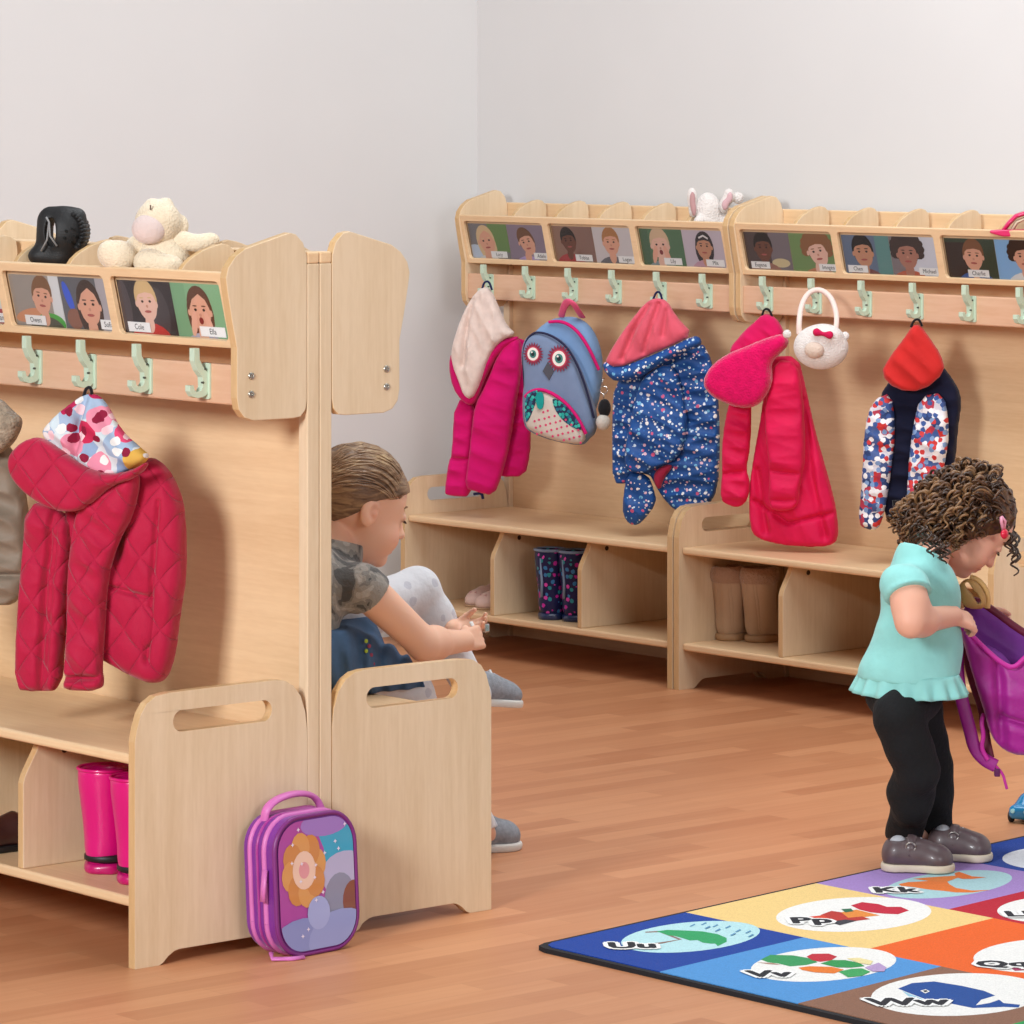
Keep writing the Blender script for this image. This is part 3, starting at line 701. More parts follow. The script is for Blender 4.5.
puff_part(fr, 'hood', [(452, 350), (460, 360), (470, 380), (480, 378), (490, 350), (503, 337), (524, 336), (500, 352), (486, 376), (477, 400), (472, 406), (463, 402), (453, 388), (449, 366)], cer, r, .052, .03, .03, .018)
puff_part(fr, 'hood_lining', [(484, 286), (491, 289), (500, 310), (507, 326), (517, 334), (500, 341), (488, 358), (480, 384), (472, 400), (464, 396), (459, 381), (453, 366), (451, 352), (457, 330), (466, 307), (476, 292)], crm, r, .075, .034, .03, .045, fold=folds(12, .22, 60, .25), creases=[([(474, 300), (468, 330), (465, 365)], .55, .007)])
tube_part(fr, 'hanging_loop', p3(fr, [(482, 290, .08), (484, 282, .085), (489, 281, .085), (492, 290, .08)]), .003, cloth('navy_tape', '20264e'), r, 6)
tube_part(fr, 'zip_pull', p3(fr, [(474, 494, .04), (482, 493, .05), (483, 499, .05)]), .004, cloth('navy_tape', '20264e'), r, 6)
# --- owl backpack
fr, r = garment('owl_backpack', 'grey-blue owl faced child\'s backpack hanging on the corner unit', 'backpack', (AX+.50, AY+.115, .73), .50)
gb = cloth('slate_blue_canvas', '7a8aa8', .1, .3, 700); gb2 = cloth('sky_blue_canvas', '7d9cc4', .1, .3, 700); nv = cloth('navy_piping', '2b2c48', .1); pk = cloth('pink_webbing', 'd81a72', .1)
puff_part(fr, 'main_compartment', [(532, 335), (546, 322), (558, 317), (575, 316), (588, 324), (596, 337), (601, 354), (602, 372), (599, 396), (594, 414), (580, 418), (550, 400), (535, 380)], gb2, r, -.0, .035, .04, .03)
puff_part(fr, 'front_panel', [(523, 345), (527, 337), (533, 332), (542, 332), (554, 336), (565, 344), (574, 357), (582, 375), (589, 396), (595, 416), (594, 434), (586, 441), (583, 446), (556, 442), (531, 433), (524, 424), (523, 400), (525, 380), (522, 358)], gb, r, .055, .03, .06, .022, it=3)
pz = .088
tube_part(fr, 'piping', p3(fr, [(525, 392, pz-.018), (523, 360, pz-.012), (525, 342, pz-.01), (533, 332.5, pz-.012), (543, 332.5, pz-.012), (554, 337, pz-.01), (565, 345, pz-.01), (574, 358, pz-.01), (582, 376, pz-.01), (589, 398, pz-.012), (594, 418, pz-.02)]), .0032, nv, r, 6)
tube_part(fr, 'zip_tape', p3(fr, [(549, 322, .036), (560, 321, .042), (570, 325, .044), (580, 334, .044), (590, 350, .04), (599, 370, .03)]), .0045, pk, r, 6)
tube_part(fr, 'carry_loop', p3(fr, [(561, 317, .0), (564, 306, .045), (568, 301, .068), (573, 303, .07), (577, 309, .05), (582, 317, .0)]), .010, cloth('coral_webbing', 'ea5f86', .1), r, 8, .35)
pocket = puff_part(fr, 'front_pocket', [(525, 398), (530, 391), (540, 388), (553, 393), (566, 402), (577, 415), (586, 430), (584, 444), (572, 444), (555, 441), (532, 432), (525, 424)], cloth('cream_canvas', 'd8cbbf', .1, .4, 700), r, .083, .022, .03, .016, it=3)
tube_part(fr, 'pocket_zip', p3(fr, [(525, 397, .098), (531, 391, .1), (541, 389, .1), (554, 394, .1), (567, 404, .1), (578, 418, .1), (586, 434, .094)]), .005, pk, r, 6)
def decal(fr, name, pts, z, m, root, th=.0012, smooth=1, parent=None):
    P = [tuple(p) for p in (chaikin(fr.poly(pts, z), smooth) if smooth else fr.poly(pts, z))]
    return MB().plate(P, [], th, lambda u, v, w: (u, v, z+w)).build(name, m, root)
tl = cloth('teal_fabric', '1d9c96', .1); nv2 = spotted('navy_teal_print', '2a3350', [(95, .42, ['2ba39a', '3fb8aa', '2a6f86'])])
decal(fr, 'wing_panel', [(525, 396), (532, 391), (539, 390), (535, 406), (529, 420), (525, 423)], .1045, nv2, pocket)
decal(fr, 'wing_panel', [(552, 397), (562, 402), (573, 413), (583, 430), (575, 429), (562, 420), (554, 408)], .1045, nv2, pocket)
for row, (x0, y0, n) in enumerate([(537, 413, 6), (533, 420, 8), (538, 424, 8), (548, 434, 6), (541, 406, 2), (558, 437, 4), (534, 427, 5)]):
    pass
dots = MB()
for i in range(9):
    for j in range(6):
        u, v = 531+i*5.6+j*1.2, 402+j*6.4+i*1.9+(i % 2)*3
        if v > 409+max(0, 546-u)*.75 and v > 409+max(0, u-550)*.62 and v < 437+(u-545)*.2 and u < 581:
            a = fr.px(u, v, .1052); dots.lathe([(.0032, 0), (.0032, .0011), (.0005, .0012)], 8, 0, Matrix.Translation((*a, .1046)))
dots.build('pocket_dots', cloth('pink_dot_print', 'd84a72', .1), pocket)
decal(fr, 'zip_pull', [(536, 394), (541, 391), (544, 395), (544, 406), (541, 410), (537, 407)], .107, tl, pocket, .004)
for cx, cy, s in ((533.3, 354, 1.2), (559.3, 358.5, 1.42)):
    cu, cv = fr.px(cx, cy, .086); e = empty('owl_eye'); e.parent = r; e.location = (cu, cv, .0855)
    b = MB()
    pts = []
    for i in range(44):
        rr = (.0255 if i % 2 == 0 else .0185)*s; a = 2*PI*i/44; pts.append((rr*.92*math.cos(a), rr*math.sin(a)))
    b.plate(pts, [], .002, lambda u, v, w: (u, v, w), 0)
    for k, (rr, mi) in enumerate(((.0165, 1), (.014, 2), (.0085, 3), (.0045, 4))):
        b.plate(ell2(0.0, 0, rr*.9*s, rr*s, 0, 24), [], .0008, lambda u, v, w, k=k: (u, v, .002+.0006*k+w), mi)
    b.plate(ell2(-.002*s, .004*s, .002*s, .002*s, 0, 10), [], .0006, lambda u, v, w: (u, v, .0049+w), 2)
    eo = b.build('owl_eye', [ink('8a2f48'), ink('c23a54'), ink('efe8e0'), ink('3f7f78'), ink('1c2c30')], r); eo.location = (cu, cv, .0855)
    bpy.data.objects.remove(e)
decal(fr, 'owl_beak', [(548, 362), (554, 371), (549.5, 380), (543, 371)], .0855, cloth('charcoal_felt', '55545c', .1), r, .003, 0)
# penguin keyring
fr2, r2 = garment('penguin_keyring', 'small black and white plush keyring beside the owl backpack', 'keyring', (*pY(604, 410, AY+.14),), .6)
rg = MB(); cu, cv = fr2.px(603.8, 390, 0)
rg.tube([(cu+.010*math.cos(a), cv+.010*math.sin(a), 0) for a in np.linspace(0, 2*PI, 20)], .0014, 6)
rg.tube([(cu, cv-.01, 0), (cu, cv-.022, 0)], .0016, 6); rg.tube([(cu-.001, cv+.01, 0), (cu-.004, cv+.024, 0), (cu-.0, cv+.03, -.005)], .0016, 6)
rg.build('key_ring', plain('bright_steel', 'd6d4d0', .2, 1.), r2, True)
c1 = fr2.px(604.5, 408, 0); c2 = fr2.px(603.5, 422, 0)
v = Vol((c2[0]-.06, c2[1]-.05, -.06), (c2[0]+.06, c1[1]+.05, .06), .003); v.ell((*c1, 0), (.017, .024, .017)); V, Fc = v.mesh(2); fast_obj('hood', V, Fc, plain('black_plush', '18171a', .95, sheen=.3, bump=.5), r2)
v = Vol((c2[0]-.06, c2[1]-.05, -.06), (c2[0]+.06, c1[1]+.05, .06), .003); v.ell((*c2, .004), (.019, .021, .018)); V, Fc = v.mesh(2); fast_obj('body', V, Fc, plain('ivory_plush', 'e2d9cd', .95, sheen=.3, bump=.5), r2)
# --- navy floral raincoat
fr, r = garment('floral_raincoat', 'blue raincoat with tiny white flowers and coral hood lining', 'raincoat', (AX+.85, AY+.125, .68), .62)
bl = spotted('blue_flower_print', '1f4f92', [(50, .16, ['eef0f4', 'c9dcee', '1f4f92', 'e6b8c6']), (36, .13, ['f4f2f0', '6fb0d8', 'd05a80', '1f4f92']), (70, .13, ['8fc2e2', 'e8e4e0', '2a5fa8'])], .45)
cor = cloth('coral_lining', 'd95a6c', .3, .15)
puff_part(fr, 'body', [(614, 378), (640, 372), (700, 338), (713, 362), (719, 400), (720, 450), (718, 490), (706, 510), (690, 513), (676, 512), (660, 494), (648, 470), (628, 484), (613, 484), (612, 440)], bl, r, 0, .036, .03, .035, fold=folds(4, .3, 50, 1.4))
puff_part(fr, 'lower_sleeve', [(627, 470), (648, 474), (654, 490), (657, 503), (642, 523), (634, 526), (626, 521), (622, 508)], bl, r, .02, .032, .025, .03, fold=folds(5, .2, 60, 1))
puff_part(fr, 'front_flap', [(642, 378), (660, 364), (676, 366), (684, 400), (688, 424), (682, 452), (672, 462), (656, 468), (644, 474), (627, 471), (624, 456), (630, 421), (636, 396)], bl, r, .045, .03, .025, .03, fold=folds(6, .35, 55, 1.1))
puff_part(fr, 'cuff_lining', [(655, 470), (668, 463), (674, 466), (664, 478), (660, 492), (653, 482)], cloth('raspberry_lining', '9c2440', .2), r, .035, .016, .015, .012)
puff_part(fr, 'hood', [(602, 364), (608, 360), (618, 368), (642, 359), (670, 347), (694, 335), (701, 338), (702, 346), (686, 352), (658, 366), (640, 378), (617, 383), (606, 374)], bl, r, .07, .03, .03, .016)
puff_part(fr, 'hood_lining', [(646, 302), (656, 297), (667, 300), (676, 316), (694, 335), (670, 347), (642, 359), (618, 369), (604, 364), (613, 346), (630, 321)], cor, r, .065, .036, .03, .04, fold=folds(9, .22, 50, .5), creases=[([(650, 305), (634, 332), (624, 358)], .55, .008), ([(660, 303), (652, 330), (645, 352)], .4, .007), ([(668, 310), (664, 335)], .3, .006)])
tube_part(fr, 'hanging_loop', p3(fr, [(653, 300, .07), (656, 292, .075), (660, 292, .075), (662, 299, .07)]), .003, cloth('navy_tape', '20264e'), r, 6)
# --- hot pink puffer
fr, r = garment('puffer_coat', 'bright pinkish red padded coat with a fur-lined hood, hanging past the bench', 'coat', (AX+W_+.26, AY+.125, .66), .62)
pu = plain('neon_pink_shell', 'e21452', .65, spec=.25, sheen=.08, vary=.06, vscale=14, bump=.35, bscale=50)
pf = plain('cerise_fleece', 'd80f5c', .95, spec=.1, sheen=.6, vary=.12, vscale=60, bump=.8, bscale=200)
puff_part(fr, 'body', [(768, 357), (798, 355), (806, 388), (815, 430), (823, 458), (832, 490), (837, 512), (839, 540), (828, 547), (805, 547), (781, 545), (756, 538), (750, 526), (749, 490), (754, 455), (762, 412)], pu, r, -.01, .045, .035, .04, fold=folds(3, .22, 42, .2), creases=[([(756, 500), (790, 522), (836, 512)], .35, .006), ([(806, 400), (812, 470), (826, 535)], .4, .01), ([(758, 470), (768, 530)], .4, .01)])
puff_part(fr, 'sleeve', [(732, 392), (752, 396), (751, 430), (750, 450), (746, 470), (750, 480), (749, 498), (740, 508), (730, 506), (720, 500), (722, 474), (722, 446), (725, 420)], pu, r, .02, .034, .03, .03, fold=folds(4, .3, 55, 1.2), creases=[([(722, 474), (748, 471)], .4, .006)])
puff_part(fr, 'front_sleeve', [(776, 359), (797, 362), (803, 390), (806, 458), (800, 485), (798, 508), (782, 512), (768, 508), (770, 471), (764, 420), (768, 385)], pu, r, .045, .036, .03, .035, fold=folds(6, .25, 45, 1.5), creases=[([(769, 470), (801, 474)], .3, .006), ([(768, 500), (799, 500)], .3, .006)])
puff_part(fr, 'hood', [(764, 313), (772, 315), (779, 321), (786, 336), (772, 350), (750, 358), (734, 356), (728, 350), (743, 332), (754, 322)], cloth('pink_lining', 'cf1258', .2), r, .055, .034, .03, .035, fold=folds(8, .2, 60, .7))
puff_part(fr, 'hood_trim', [(728, 353), (744, 347), (760, 340), (775, 335), (785, 333), (790, 344), (780, 354), (771, 363), (773, 378), (770, 390), (762, 402), (753, 408), (738, 408), (727, 404), (711, 396), (702, 383), (710, 366)], pf, r, .085, .036, .03, .026)
tube_part(fr, 'hanging_loop', p3(fr, [(762, 316, .06), (764, 309, .066), (769, 309, .066), (772, 316, .06)]), .003, cloth('black_tape', '1c1a1e'), r, 6)
# --- plush handbag
fr, r = garment('plush_handbag', 'white plush animal-face handbag with a pink bow on a pink handle', 'handbag', (*pY(820, 345, AY+.055),), .62)
wp = plain('white_plush', 'e9e1dc', .97, spec=.1, sheen=.5, vary=.05, vscale=80, bump=.9, bscale=260)
c = fr.px(821, 347, 0); P_ = lambda x, y, z: (*fr.px(x, y, z), z)
v = Vol((c[0]-.1, c[1]-.08, -.08), (c[0]+.1, c[1]+.08, .1), .0035); v.ell((*c, 0), (.066, .054, .042)); v.ell(P_(826, 335, .02), (.035, .022, .025), k=.02); V, Fc = v.mesh(2); fast_obj('body', V, Fc, wp, r)
v = Vol((c[0]-.1, c[1]-.08, -.08), (c[0]+.1, c[1]+.08, .1), .003); v.ell(P_(787, 334, .0), (.011, .011, .008)); V, Fc = v.mesh(2); fast_obj('ear', V, Fc, wp, r)
v = Vol((c[0]-.1, c[1]-.08, -.08), (c[0]+.1, c[1]+.08, .1), .003); v.ell(P_(845, 336, .0), (.011, .011, .008)); V, Fc = v.mesh(2); fast_obj('ear', V, Fc, wp, r)
v = Vol((c[0]-.1, c[1]-.08, -.08), (c[0]+.1, c[1]+.08, .12), .003); v.ell(P_(814, 350, .045), (.024, .02, .016)); V, Fc = v.mesh(2); fast_obj('muzzle', V, Fc, plain('beige_plush', 'd6c0b0', .97, sheen=.4, bump=.6), r)
v = Vol((c[0]-.1, c[1]-.08, -.08), (c[0]+.1, c[1]+.08, .12), .0025)
b0 = np.array(P_(823, 334, .05))
for sx in (-1, 1): v.cap(b0, b0+np.array([sx*.015, .001-sx*.003, 0]), .004, .010, k=.004)
V, Fc = v.mesh(2); fast_obj('bow', V, Fc, cloth('pink_ribbon', 'c9184f', .1), r)
tube_part(fr, 'handle', p3(fr, [(799, 334, .0), (799, 322, .0), (801, 306, -.04), (807, 294, -.075), (815, 289.5, -.09), (823, 290.5, -.09), (831, 297, -.07), (836, 310, -.03), (837, 322, .0), (835, 334, .0)]), .0065, plain('pink_trim_plush', 'ecd2c8', .9, sheen=.4), r, 10)
# --- coat with floral sleeves
fr, r = garment('floral_coat', 'navy coat with red hood and red, white and blue floral sleeves', 'coat', (AX+W_+.60, AY+.125, .66), .62)
fc = spotted('red_blue_floral', 'e9e6ea', [(48, .6, ['c8322f', 'e9e6ea', '4a5f94', '2f4272', 'd8d4de', 'b83a50']), (70, .42, ['d03c3c', '3d5a98', 'f2eff0', '7f9cc8'])], .6)
nvc = cloth('dark_navy_shell', '15172e', .1, .2)
puff_part(fr, 'body', [(884, 372), (940, 362), (958, 386), (962, 402), (958, 430), (955, 470), (950, 520), (930, 540), (900, 528), (884, 520), (876, 450)], nvc, r, -.01, .04, .03, .035, fold=folds(3, .2, 50, 1.4))
puff_part(fr, 'sleeve', [(872, 400), (892, 392), (896, 430), (890, 480), (885, 512), (878, 531), (866, 529), (858, 524), (862, 480), (864, 430)], fc, r, .03, .032, .03, .03, fold=folds(4, .2, 55, 1.2))
puff_part(fr, 'sleeve', [(920, 396), (944, 392), (950, 430), (944, 470), (936, 515), (920, 525), (906, 518), (908, 470), (912, 430)], fc, r, .04, .034, .03, .03, fold=folds(5, .2, 55, 1.2))
puff_part(fr, 'hood', [(913, 324), (920, 324), (930, 338), (941, 354), (946, 372), (922, 392), (896, 390), (880, 374), (890, 356), (904, 338)], cloth('scarlet_lining', 'c92a28', .2), r, .055, .034, .03, .035, fold=folds(8, .2, 55, .6))
tube_part(fr, 'hanging_loop', p3(fr, [(911, 327, .06), (914, 320, .066), (919, 319, .066), (922, 326, .06)]), .0032, cloth('black_tape', '1c1a1e'), r, 6)
tube_part(fr, 'belt_strap', p3(fr, [(896, 500, .05), (898, 520, .05), (903, 541, .045), (912, 530, .045), (909, 505, .05)]), .009, cloth('black_tape', '1c1a1e'), r, 8, .4)
# ------------------------------------------------------------------ rug
def rug():
    root = empty('alphabet_rug', 'colourful alphabet rug of picture squares under the curly haired girl', 'rug', (.3, .6, 0))
    H = .009
    # corner, then along the near edge (+x) and the left edge (+y)
    def R(a, b): return np.array([.311+a-.112*b, .600+b+.018*a])
    out = [R(.03, 0), R(1.6, 0), R(2.0, 0), R(2.0, 1.0), R(2.0, 2.1), R(1, 2.1), R(0, 2.1), R(0, 1.0), R(0, .03), R(.008, .008)]
    out = [tuple(p) for p in out]
    bk = plain('rug_binding', '17171c', .9)
    def inset(p, c=(1.2, 1.6)): return p
    m = MB(); m.plate(out, [], H-.001, lambda u, v, w: (u, v, w)).build('rug_binding', bk, root).location = (-.3, -.6, 0)
    P = lambda a, b, z: (*[float(q) for q in R(a, b)], z)
    cols = {'blue': '143f98', 'light': '4f92d0', 'brown': '8a624e', 'green': '2c9a52', 'cream': 'ecca84', 'orange': 'e8621f', 'purple': 'a283c2', 'red': 'b9172f', 'teal': '2f8f94', 'yellow': 'e9b63a', 'pink': 'd978a0'}
    def rugm(c): return mat('rug_pile_'+c, lambda nm: rugmat(nm, c))
    def rugmat(nm, c):
        t = NT(nm); v = t.obj(); n = t.noise(v, 350, 2); c0 = lin(c)
        t.setc(t.ramp(n, [(.25, tuple(x*.86 for x in c0[:3])+(1,)), (.75, tuple(min(1, x*1.08) for x in c0[:3])+(1,))]))
        t.b.inputs['Roughness'].default_value = .95; t.b.inputs['Specular IOR Level'].default_value = .1; t.b.inputs['Sheen Weight'].default_value = .05
        t.bump(n, .5, .003); return t.m
    e = .012
    rows = [(e, .385, [(e, .30, 'blue'), (.30, .615, 'light'), (.615, .95, 'brown'), (.95, 1.28, 'green'), (1.28, 1.62, 'pink'), (1.62, 2.0-e, 'teal')]),
            (.385, .75, [(e, .44, 'cream'), (.44, .79, 'orange'), (.79, 1.1, 'blue'), (1.1, 1.45, 'yellow'), (1.45, 2.0-e, 'red')]),
            (.75, 1.12, [(e, .335, 'purple'), (.335, .66, 'red'), (.66, 1.0, 'green'), (1., 1.4, 'light'), (1.4, 2.0-e, 'cream')]),
            (1.12, 1.6, [(e, .42, 'blue'), (.42, .8, 'yellow'), (.8, 1.2, 'pink'), (1.2, 2.0-e, 'orange')]), (1.6, 2.1-e, [(e, .4, 'green'), (.4, .9, 'red'), (.9, 1.4, 'blue'), (1.4, 2.0-e, 'purple')])]
    def flat(m, poly, z, mi):
        for t in tessellate_polygon([[Vector((*q, 0)) for q in poly]]):
            tri = [poly[k] for k in t]
            if (tri[1][0]-tri[0][0])*(tri[2][1]-tri[0][1])-(tri[1][1]-tri[0][1])*(tri[2][0]-tri[0][0]) < 0: tri.reverse()
            m.add([(*q, z) for q in tri], [(0, 1, 2)], mi)
    for b0, b1, row in rows:
        for a0, a1, c in row:
            m = MB()
            c0 = R(a0, b0); pts = [R(a0, b0), R((a0+a1)/2, b0), R(a1, b0), R(a1, b1), R((a0+a1)/2, b1), R(a0, b1)]
            if b0 == e and a0 == e: pts[0] = R(a0+.008, b0+.008); pts.insert(0, R(a0, b0+.025)); pts.insert(2, R(a0+.025, b0))
            m.plate([tuple(p) for p in pts], [], .002, lambda u, v, w: (u, v, H-.0015+w))
            m.build('rug_square', rugm(cols[c]), root).location = (-.3, -.6, 0)
    z1 = H+.0006
    def zp(pts): return [tuple(pZ(x, y, z1)[:2]) for x, y in pts]
    def oval(cx, cy, wx, wy, sk, n=40):
        # oval drawn on the rug: centre and half axes along near edge / left edge
        c = pZ(cx, cy, z1)[:2]
        return [(c[0]+wx*math.cos(t)+(-.118)*wy*math.sin(t), c[1]+wy*math.sin(t)+.012*wx*math.cos(t)) for t in np.linspace(0, 2*PI, n, endpoint=False)], c
    def picture(name, ov, ovc, shapes, letter, lpos, lsize=.075):
        m = MB(); pal = [ovc]
        def ci(c):
            if c not in pal: pal.append(c)
            return pal.index(c)
        if ov is not None: flat(m, ov, z1, 0)
        for i, (pts, c) in enumerate(shapes): flat(m, [tuple(p) for p in pts], z1+.00012*(i+1), ci(c))
        if letter:
            tv, tf = text_mesh(letter, 1.0); c = pZ(*lpos, z1)
            # letters read along the direction away from the viewer's left
            ex = np.array([.34, .94]); ex /= np.linalg.norm(ex); ex = np.array([math.sin(.66), math.cos(.66)]); ey = np.array([-math.cos(.66), math.sin(.66)])
            for grow, col, dz in ((.011, 'f4f3f0', .0016), (0., '25252c', .0019)):
                if grow:
                    for k in range(10):
                        g = (grow*math.cos(2*PI*k/10), grow*math.sin(2*PI*k/10))
                        m.add([(c[0]+(p[0]*lsize+g[0])*ex[0]+(p[1]*lsize+g[1])*ey[0], c[1]+(p[0]*lsize+g[0])*ex[1]+(p[1]*lsize+g[1])*ey[1], z1+dz+k*.00002) for p in tv], tf, ci(col))
                else:
                    for k in range(5):
                        g = (.0035*math.cos(2*PI*k/5), .0035*math.sin(2*PI*k/5))
                        m.add([(c[0]+(p[0]*lsize+g[0])*ex[0]+(p[1]*lsize+g[1])*ey[0], c[1]+(p[0]*lsize+g[0])*ex[1]+(p[1]*lsize+g[1])*ey[1], z1+dz+k*.00002) for p in tv], tf, ci(col))
        o = m.build(name, [rugm(c) for c in pal], root, fix=False); o.location = (-.3, -.6, 0); return o
    Z = zp
    S = 3.938; q = lambda L, ox=540, oy=900, s=S: [(ox+x/s, oy+y/s) for x, y in L]
    # umbrella
    ov, c = oval(691, 936.5, .098, .15, 0)
    um = [(Z(q([(415, 125), (470, 122), (560, 155), (480, 172), (415, 178), (412, 174), (480, 166), (545, 156), (470, 127), (415, 129)])), '8a6a60'),
          (Z(q([(458, 124), (500, 118), (560, 120), (640, 124), (700, 135), (735, 150), (735, 165), (700, 182), (690, 172), (670, 172), (640, 168), (620, 158), (590, 160), (560, 150), (530, 142), (505, 140), (485, 132)])), '2f9e62')]
    for x, y in ((600, 98), (645, 92), (690, 100), (740, 105), (780, 120), (820, 125), (700, 118), (760, 135), (830, 140), (660, 108)):
        um.append((Z(q([(x-12, y+6), (x+8, y-4), (x+12, y), (x-6, y+8)])), '5f93b8'))
    picture('umbrella_picture', ov, 'b5dde2', um, 'Uu', (632, 946.5), .068)
    # vegetables
    S2 = 3.606; q2 = lambda L: [(740+x/S2, 850+y/S2) for x, y in L]
    ov, c = oval(824, 964, .105, .15, 0)
    vg = [(Z(q2([(75, 395), (110, 378), (190, 380), (260, 392), (280, 405), (240, 415), (180, 420), (140, 410), (100, 405)])), '37955a'),
          (Z(q2([(60, 405), (120, 408), (150, 415), (100, 412)])), 'b08a78'),
          (Z(q2([(240, 385), (260, 375), (320, 374), (350, 385), (330, 398), (290, 404), (260, 398)])), 'bf2a38'),
          (Z(q2([(210, 425), (250, 420), (330, 422), (375, 432), (340, 446), (270, 442), (225, 434)])), 'e47a2c'),
          (Z(q2([(290, 410), (330, 398), (380, 398), (430, 408), (450, 420), (400, 425), (350, 424)])), '2f9450'),
          (Z(q2([(355, 440), (400, 430), (440, 428), (470, 440), (440, 455), (390, 460)])), '3ea05c'),
          (Z(q2([(385, 392), (430, 390), (480, 402), (470, 415), (430, 410)])), 'e8d9a0'),
          (Z(q2([(450, 425), (500, 408), (528, 425), (520, 440), (480, 440)])), 'b59ac6')]
    picture('vegetable_picture', ov, 'eceae6', vg, 'Vv', (769, 975), .068)
    # whale
    ov, c = oval(958, 994, .13, .165, 0)
    wh = [(Z(q2([(570, 500), (620, 480), (700, 474), (800, 490), (880, 508), (920, 525), (870, 540), (850, 560), (900, 552), (935, 540), (950, 552), (1010, 558), (1005, 568), (950, 566), (900, 568), (840, 570), (780, 558), (720, 545), (690, 548), (660, 535), (620, 520)])), '1b4a94'),
          (Z(q2([(585, 508), (620, 522), (660, 538), (690, 550), (660, 548), (610, 530)])), '9cc8dc'),
          (Z(q2([(650, 508), (670, 503), (685, 510), (668, 518)])), 'eceae6'), (Z(q2([(660, 508), (672, 506), (678, 511), (666, 514)])), '1b2030')]
    picture('whale_picture', ov, 'eceae6', wh, 'Ww', (908, 1003), .072)
    # red parrot
    ov, c = oval(854, 914, .125, .165, 0)
    pa = [(Z(q2([(400, 200), (440, 188), (500, 195), (530, 205), (580, 205), (610, 218), (570, 232), (520, 230), (470, 225), (430, 215)])), 'c0203a'),
          (Z(q2([(365, 225), (420, 215), (480, 230), (505, 236), (450, 242), (390, 250), (350, 240)])), 'e28a3a'),
          (Z(q2([(290, 235), (330, 220), (365, 225), (390, 245), (440, 240), (470, 250), (400, 258), (330, 255)])), 'b8352e'),
          (Z(q2([(200, 250), (260, 240), (300, 236), (330, 252), (270, 258)])), 'd6452c'),
          (Z(q2([(365, 214), (400, 212), (410, 222), (380, 226)])), '2f6a4c'), (Z(q2([(320, 260), (380, 252), (420, 256), (360, 272)])), '3c3c44')]
    picture('parrot_picture', ov, 'eceae6', pa, 'Pp', (811, 921.5), .072)
    # kangaroo
    ov, c = oval(949, 884, .088, .16, 0)
    q3 = lambda L: [(860+x/6.244, 790+y/6.244) for x, y in L]
    ka = [(Z(q3([(240, 588), (300, 575), (370, 572), (450, 565), (540, 568), (560, 590), (600, 612), (700, 628), (820, 624), (700, 640), (600, 640), (520, 630), (430, 622), (330, 606), (260, 600)])), 'e2752e'),
          (Z(q3([(330, 555), (400, 548), (520, 540), (600, 535), (640, 540), (600, 552), (540, 575), (450, 570), (380, 562)])), 'dd7a34'),
          (Z(q3([(590, 520), (620, 512), (650, 522), (700, 540), (790, 546), (700, 556), (640, 556), (600, 545)])), 'df6f2a')]
    picture('kangaroo_picture', ov, 'a8cdd2', ka, 'Kk', (895, 891), .07)
    ov, c = oval(1046, 955, .11, .15, 0); picture('white_oval_picture', ov, 'eceae6', [(Z([(1008, 966), (1016, 962), (1030, 962), (1030, 970), (1015, 971)]), 'a83a60')], 'Qq', (1002, 965), .065)
    ov, c = oval(1058, 909, .10, .13, 0); picture('white_oval_picture', ov, 'eceae6', [], 'Ll', (1018, 915), .065)
    ov, c = oval(1062, 858, .11, .13, 0); picture('white_oval_picture', ov, 'dfe3ea', [], '', (1016, 914), .07)
rug()
# ------------------------------------------------------------------ footwear
def rubber(name, c, rough=.3): return plain(name, c, rough, spec=.5, coat=.25)
def boot(name, label, loc, yaw, m, sole_m, h=.19, s=1.0, group=None, shaft=(.04, .047), extras=None, leather=False):
    r = empty(name, label, 'boot', loc, (0, 0, yaw), group)
    v = Vol((-.07*s, -.08*s, -.01), (.07*s, .17*s, h+.03), .0035)
    # toe towards +y
    v.ell((0, .085*s, .03*s), (.036*s, .055*s, .030*s), k=.01); v.ell((0, .0, .035*s), (.034*s, .042*s, .036*s), k=.03)
    v.cap((0, .04*s, .035*s), (0, .0, .07*s), .035*s, .034*s, .03)
    zs = np.linspace(.06*s, h+.01, 6)
    for i in range(5):
        f0, f1 = i/5, (i+1)/5
        v.cap((0, -.002-.006*f0, zs[i]), (0, -.002-.006*f1, zs[i+1]), shaft[0]*s*(.86)+(shaft[1]-shaft[0]*.86)*s*f0, shaft[0]*s*.86+(shaft[1]-shaft[0]*.86)*s*f1, .015)
    v.half((0, 0, h), (0, 0, 1)); v.half((0, 0, .008), (0, 0, -1))
    v.cap((0, -.007, h-.05), (0, -.008, h+.08), (shaft[1]-.012)*s, (shaft[1]-.010)*s, 0, 's')
    V, Fc = v.mesh(2); fast_obj('upper', V, Fc, m, r)
    v = Vol((-.07*s, -.08*s, -.01), (.07*s, .17*s, .04), .0035)
    v.ell((0, .082*s, .008), (.04*s, .063*s, .02)); v.ell((0, .0, .008), (.037*s, .047*s, .02), k=.03); v.box((0, .04*s, .008), (.034*s, .06*s, .014), k=.02)
    v.half((0, 0, .018), (0, 0, 1)); v.half((0, 0, .0), (0, 0, -1)); V, Fc = v.mesh(1); fast_obj('sole', V, Fc, sole_m, r)
    if extras: extras(r, s, h)
    return r
zsC = .1146
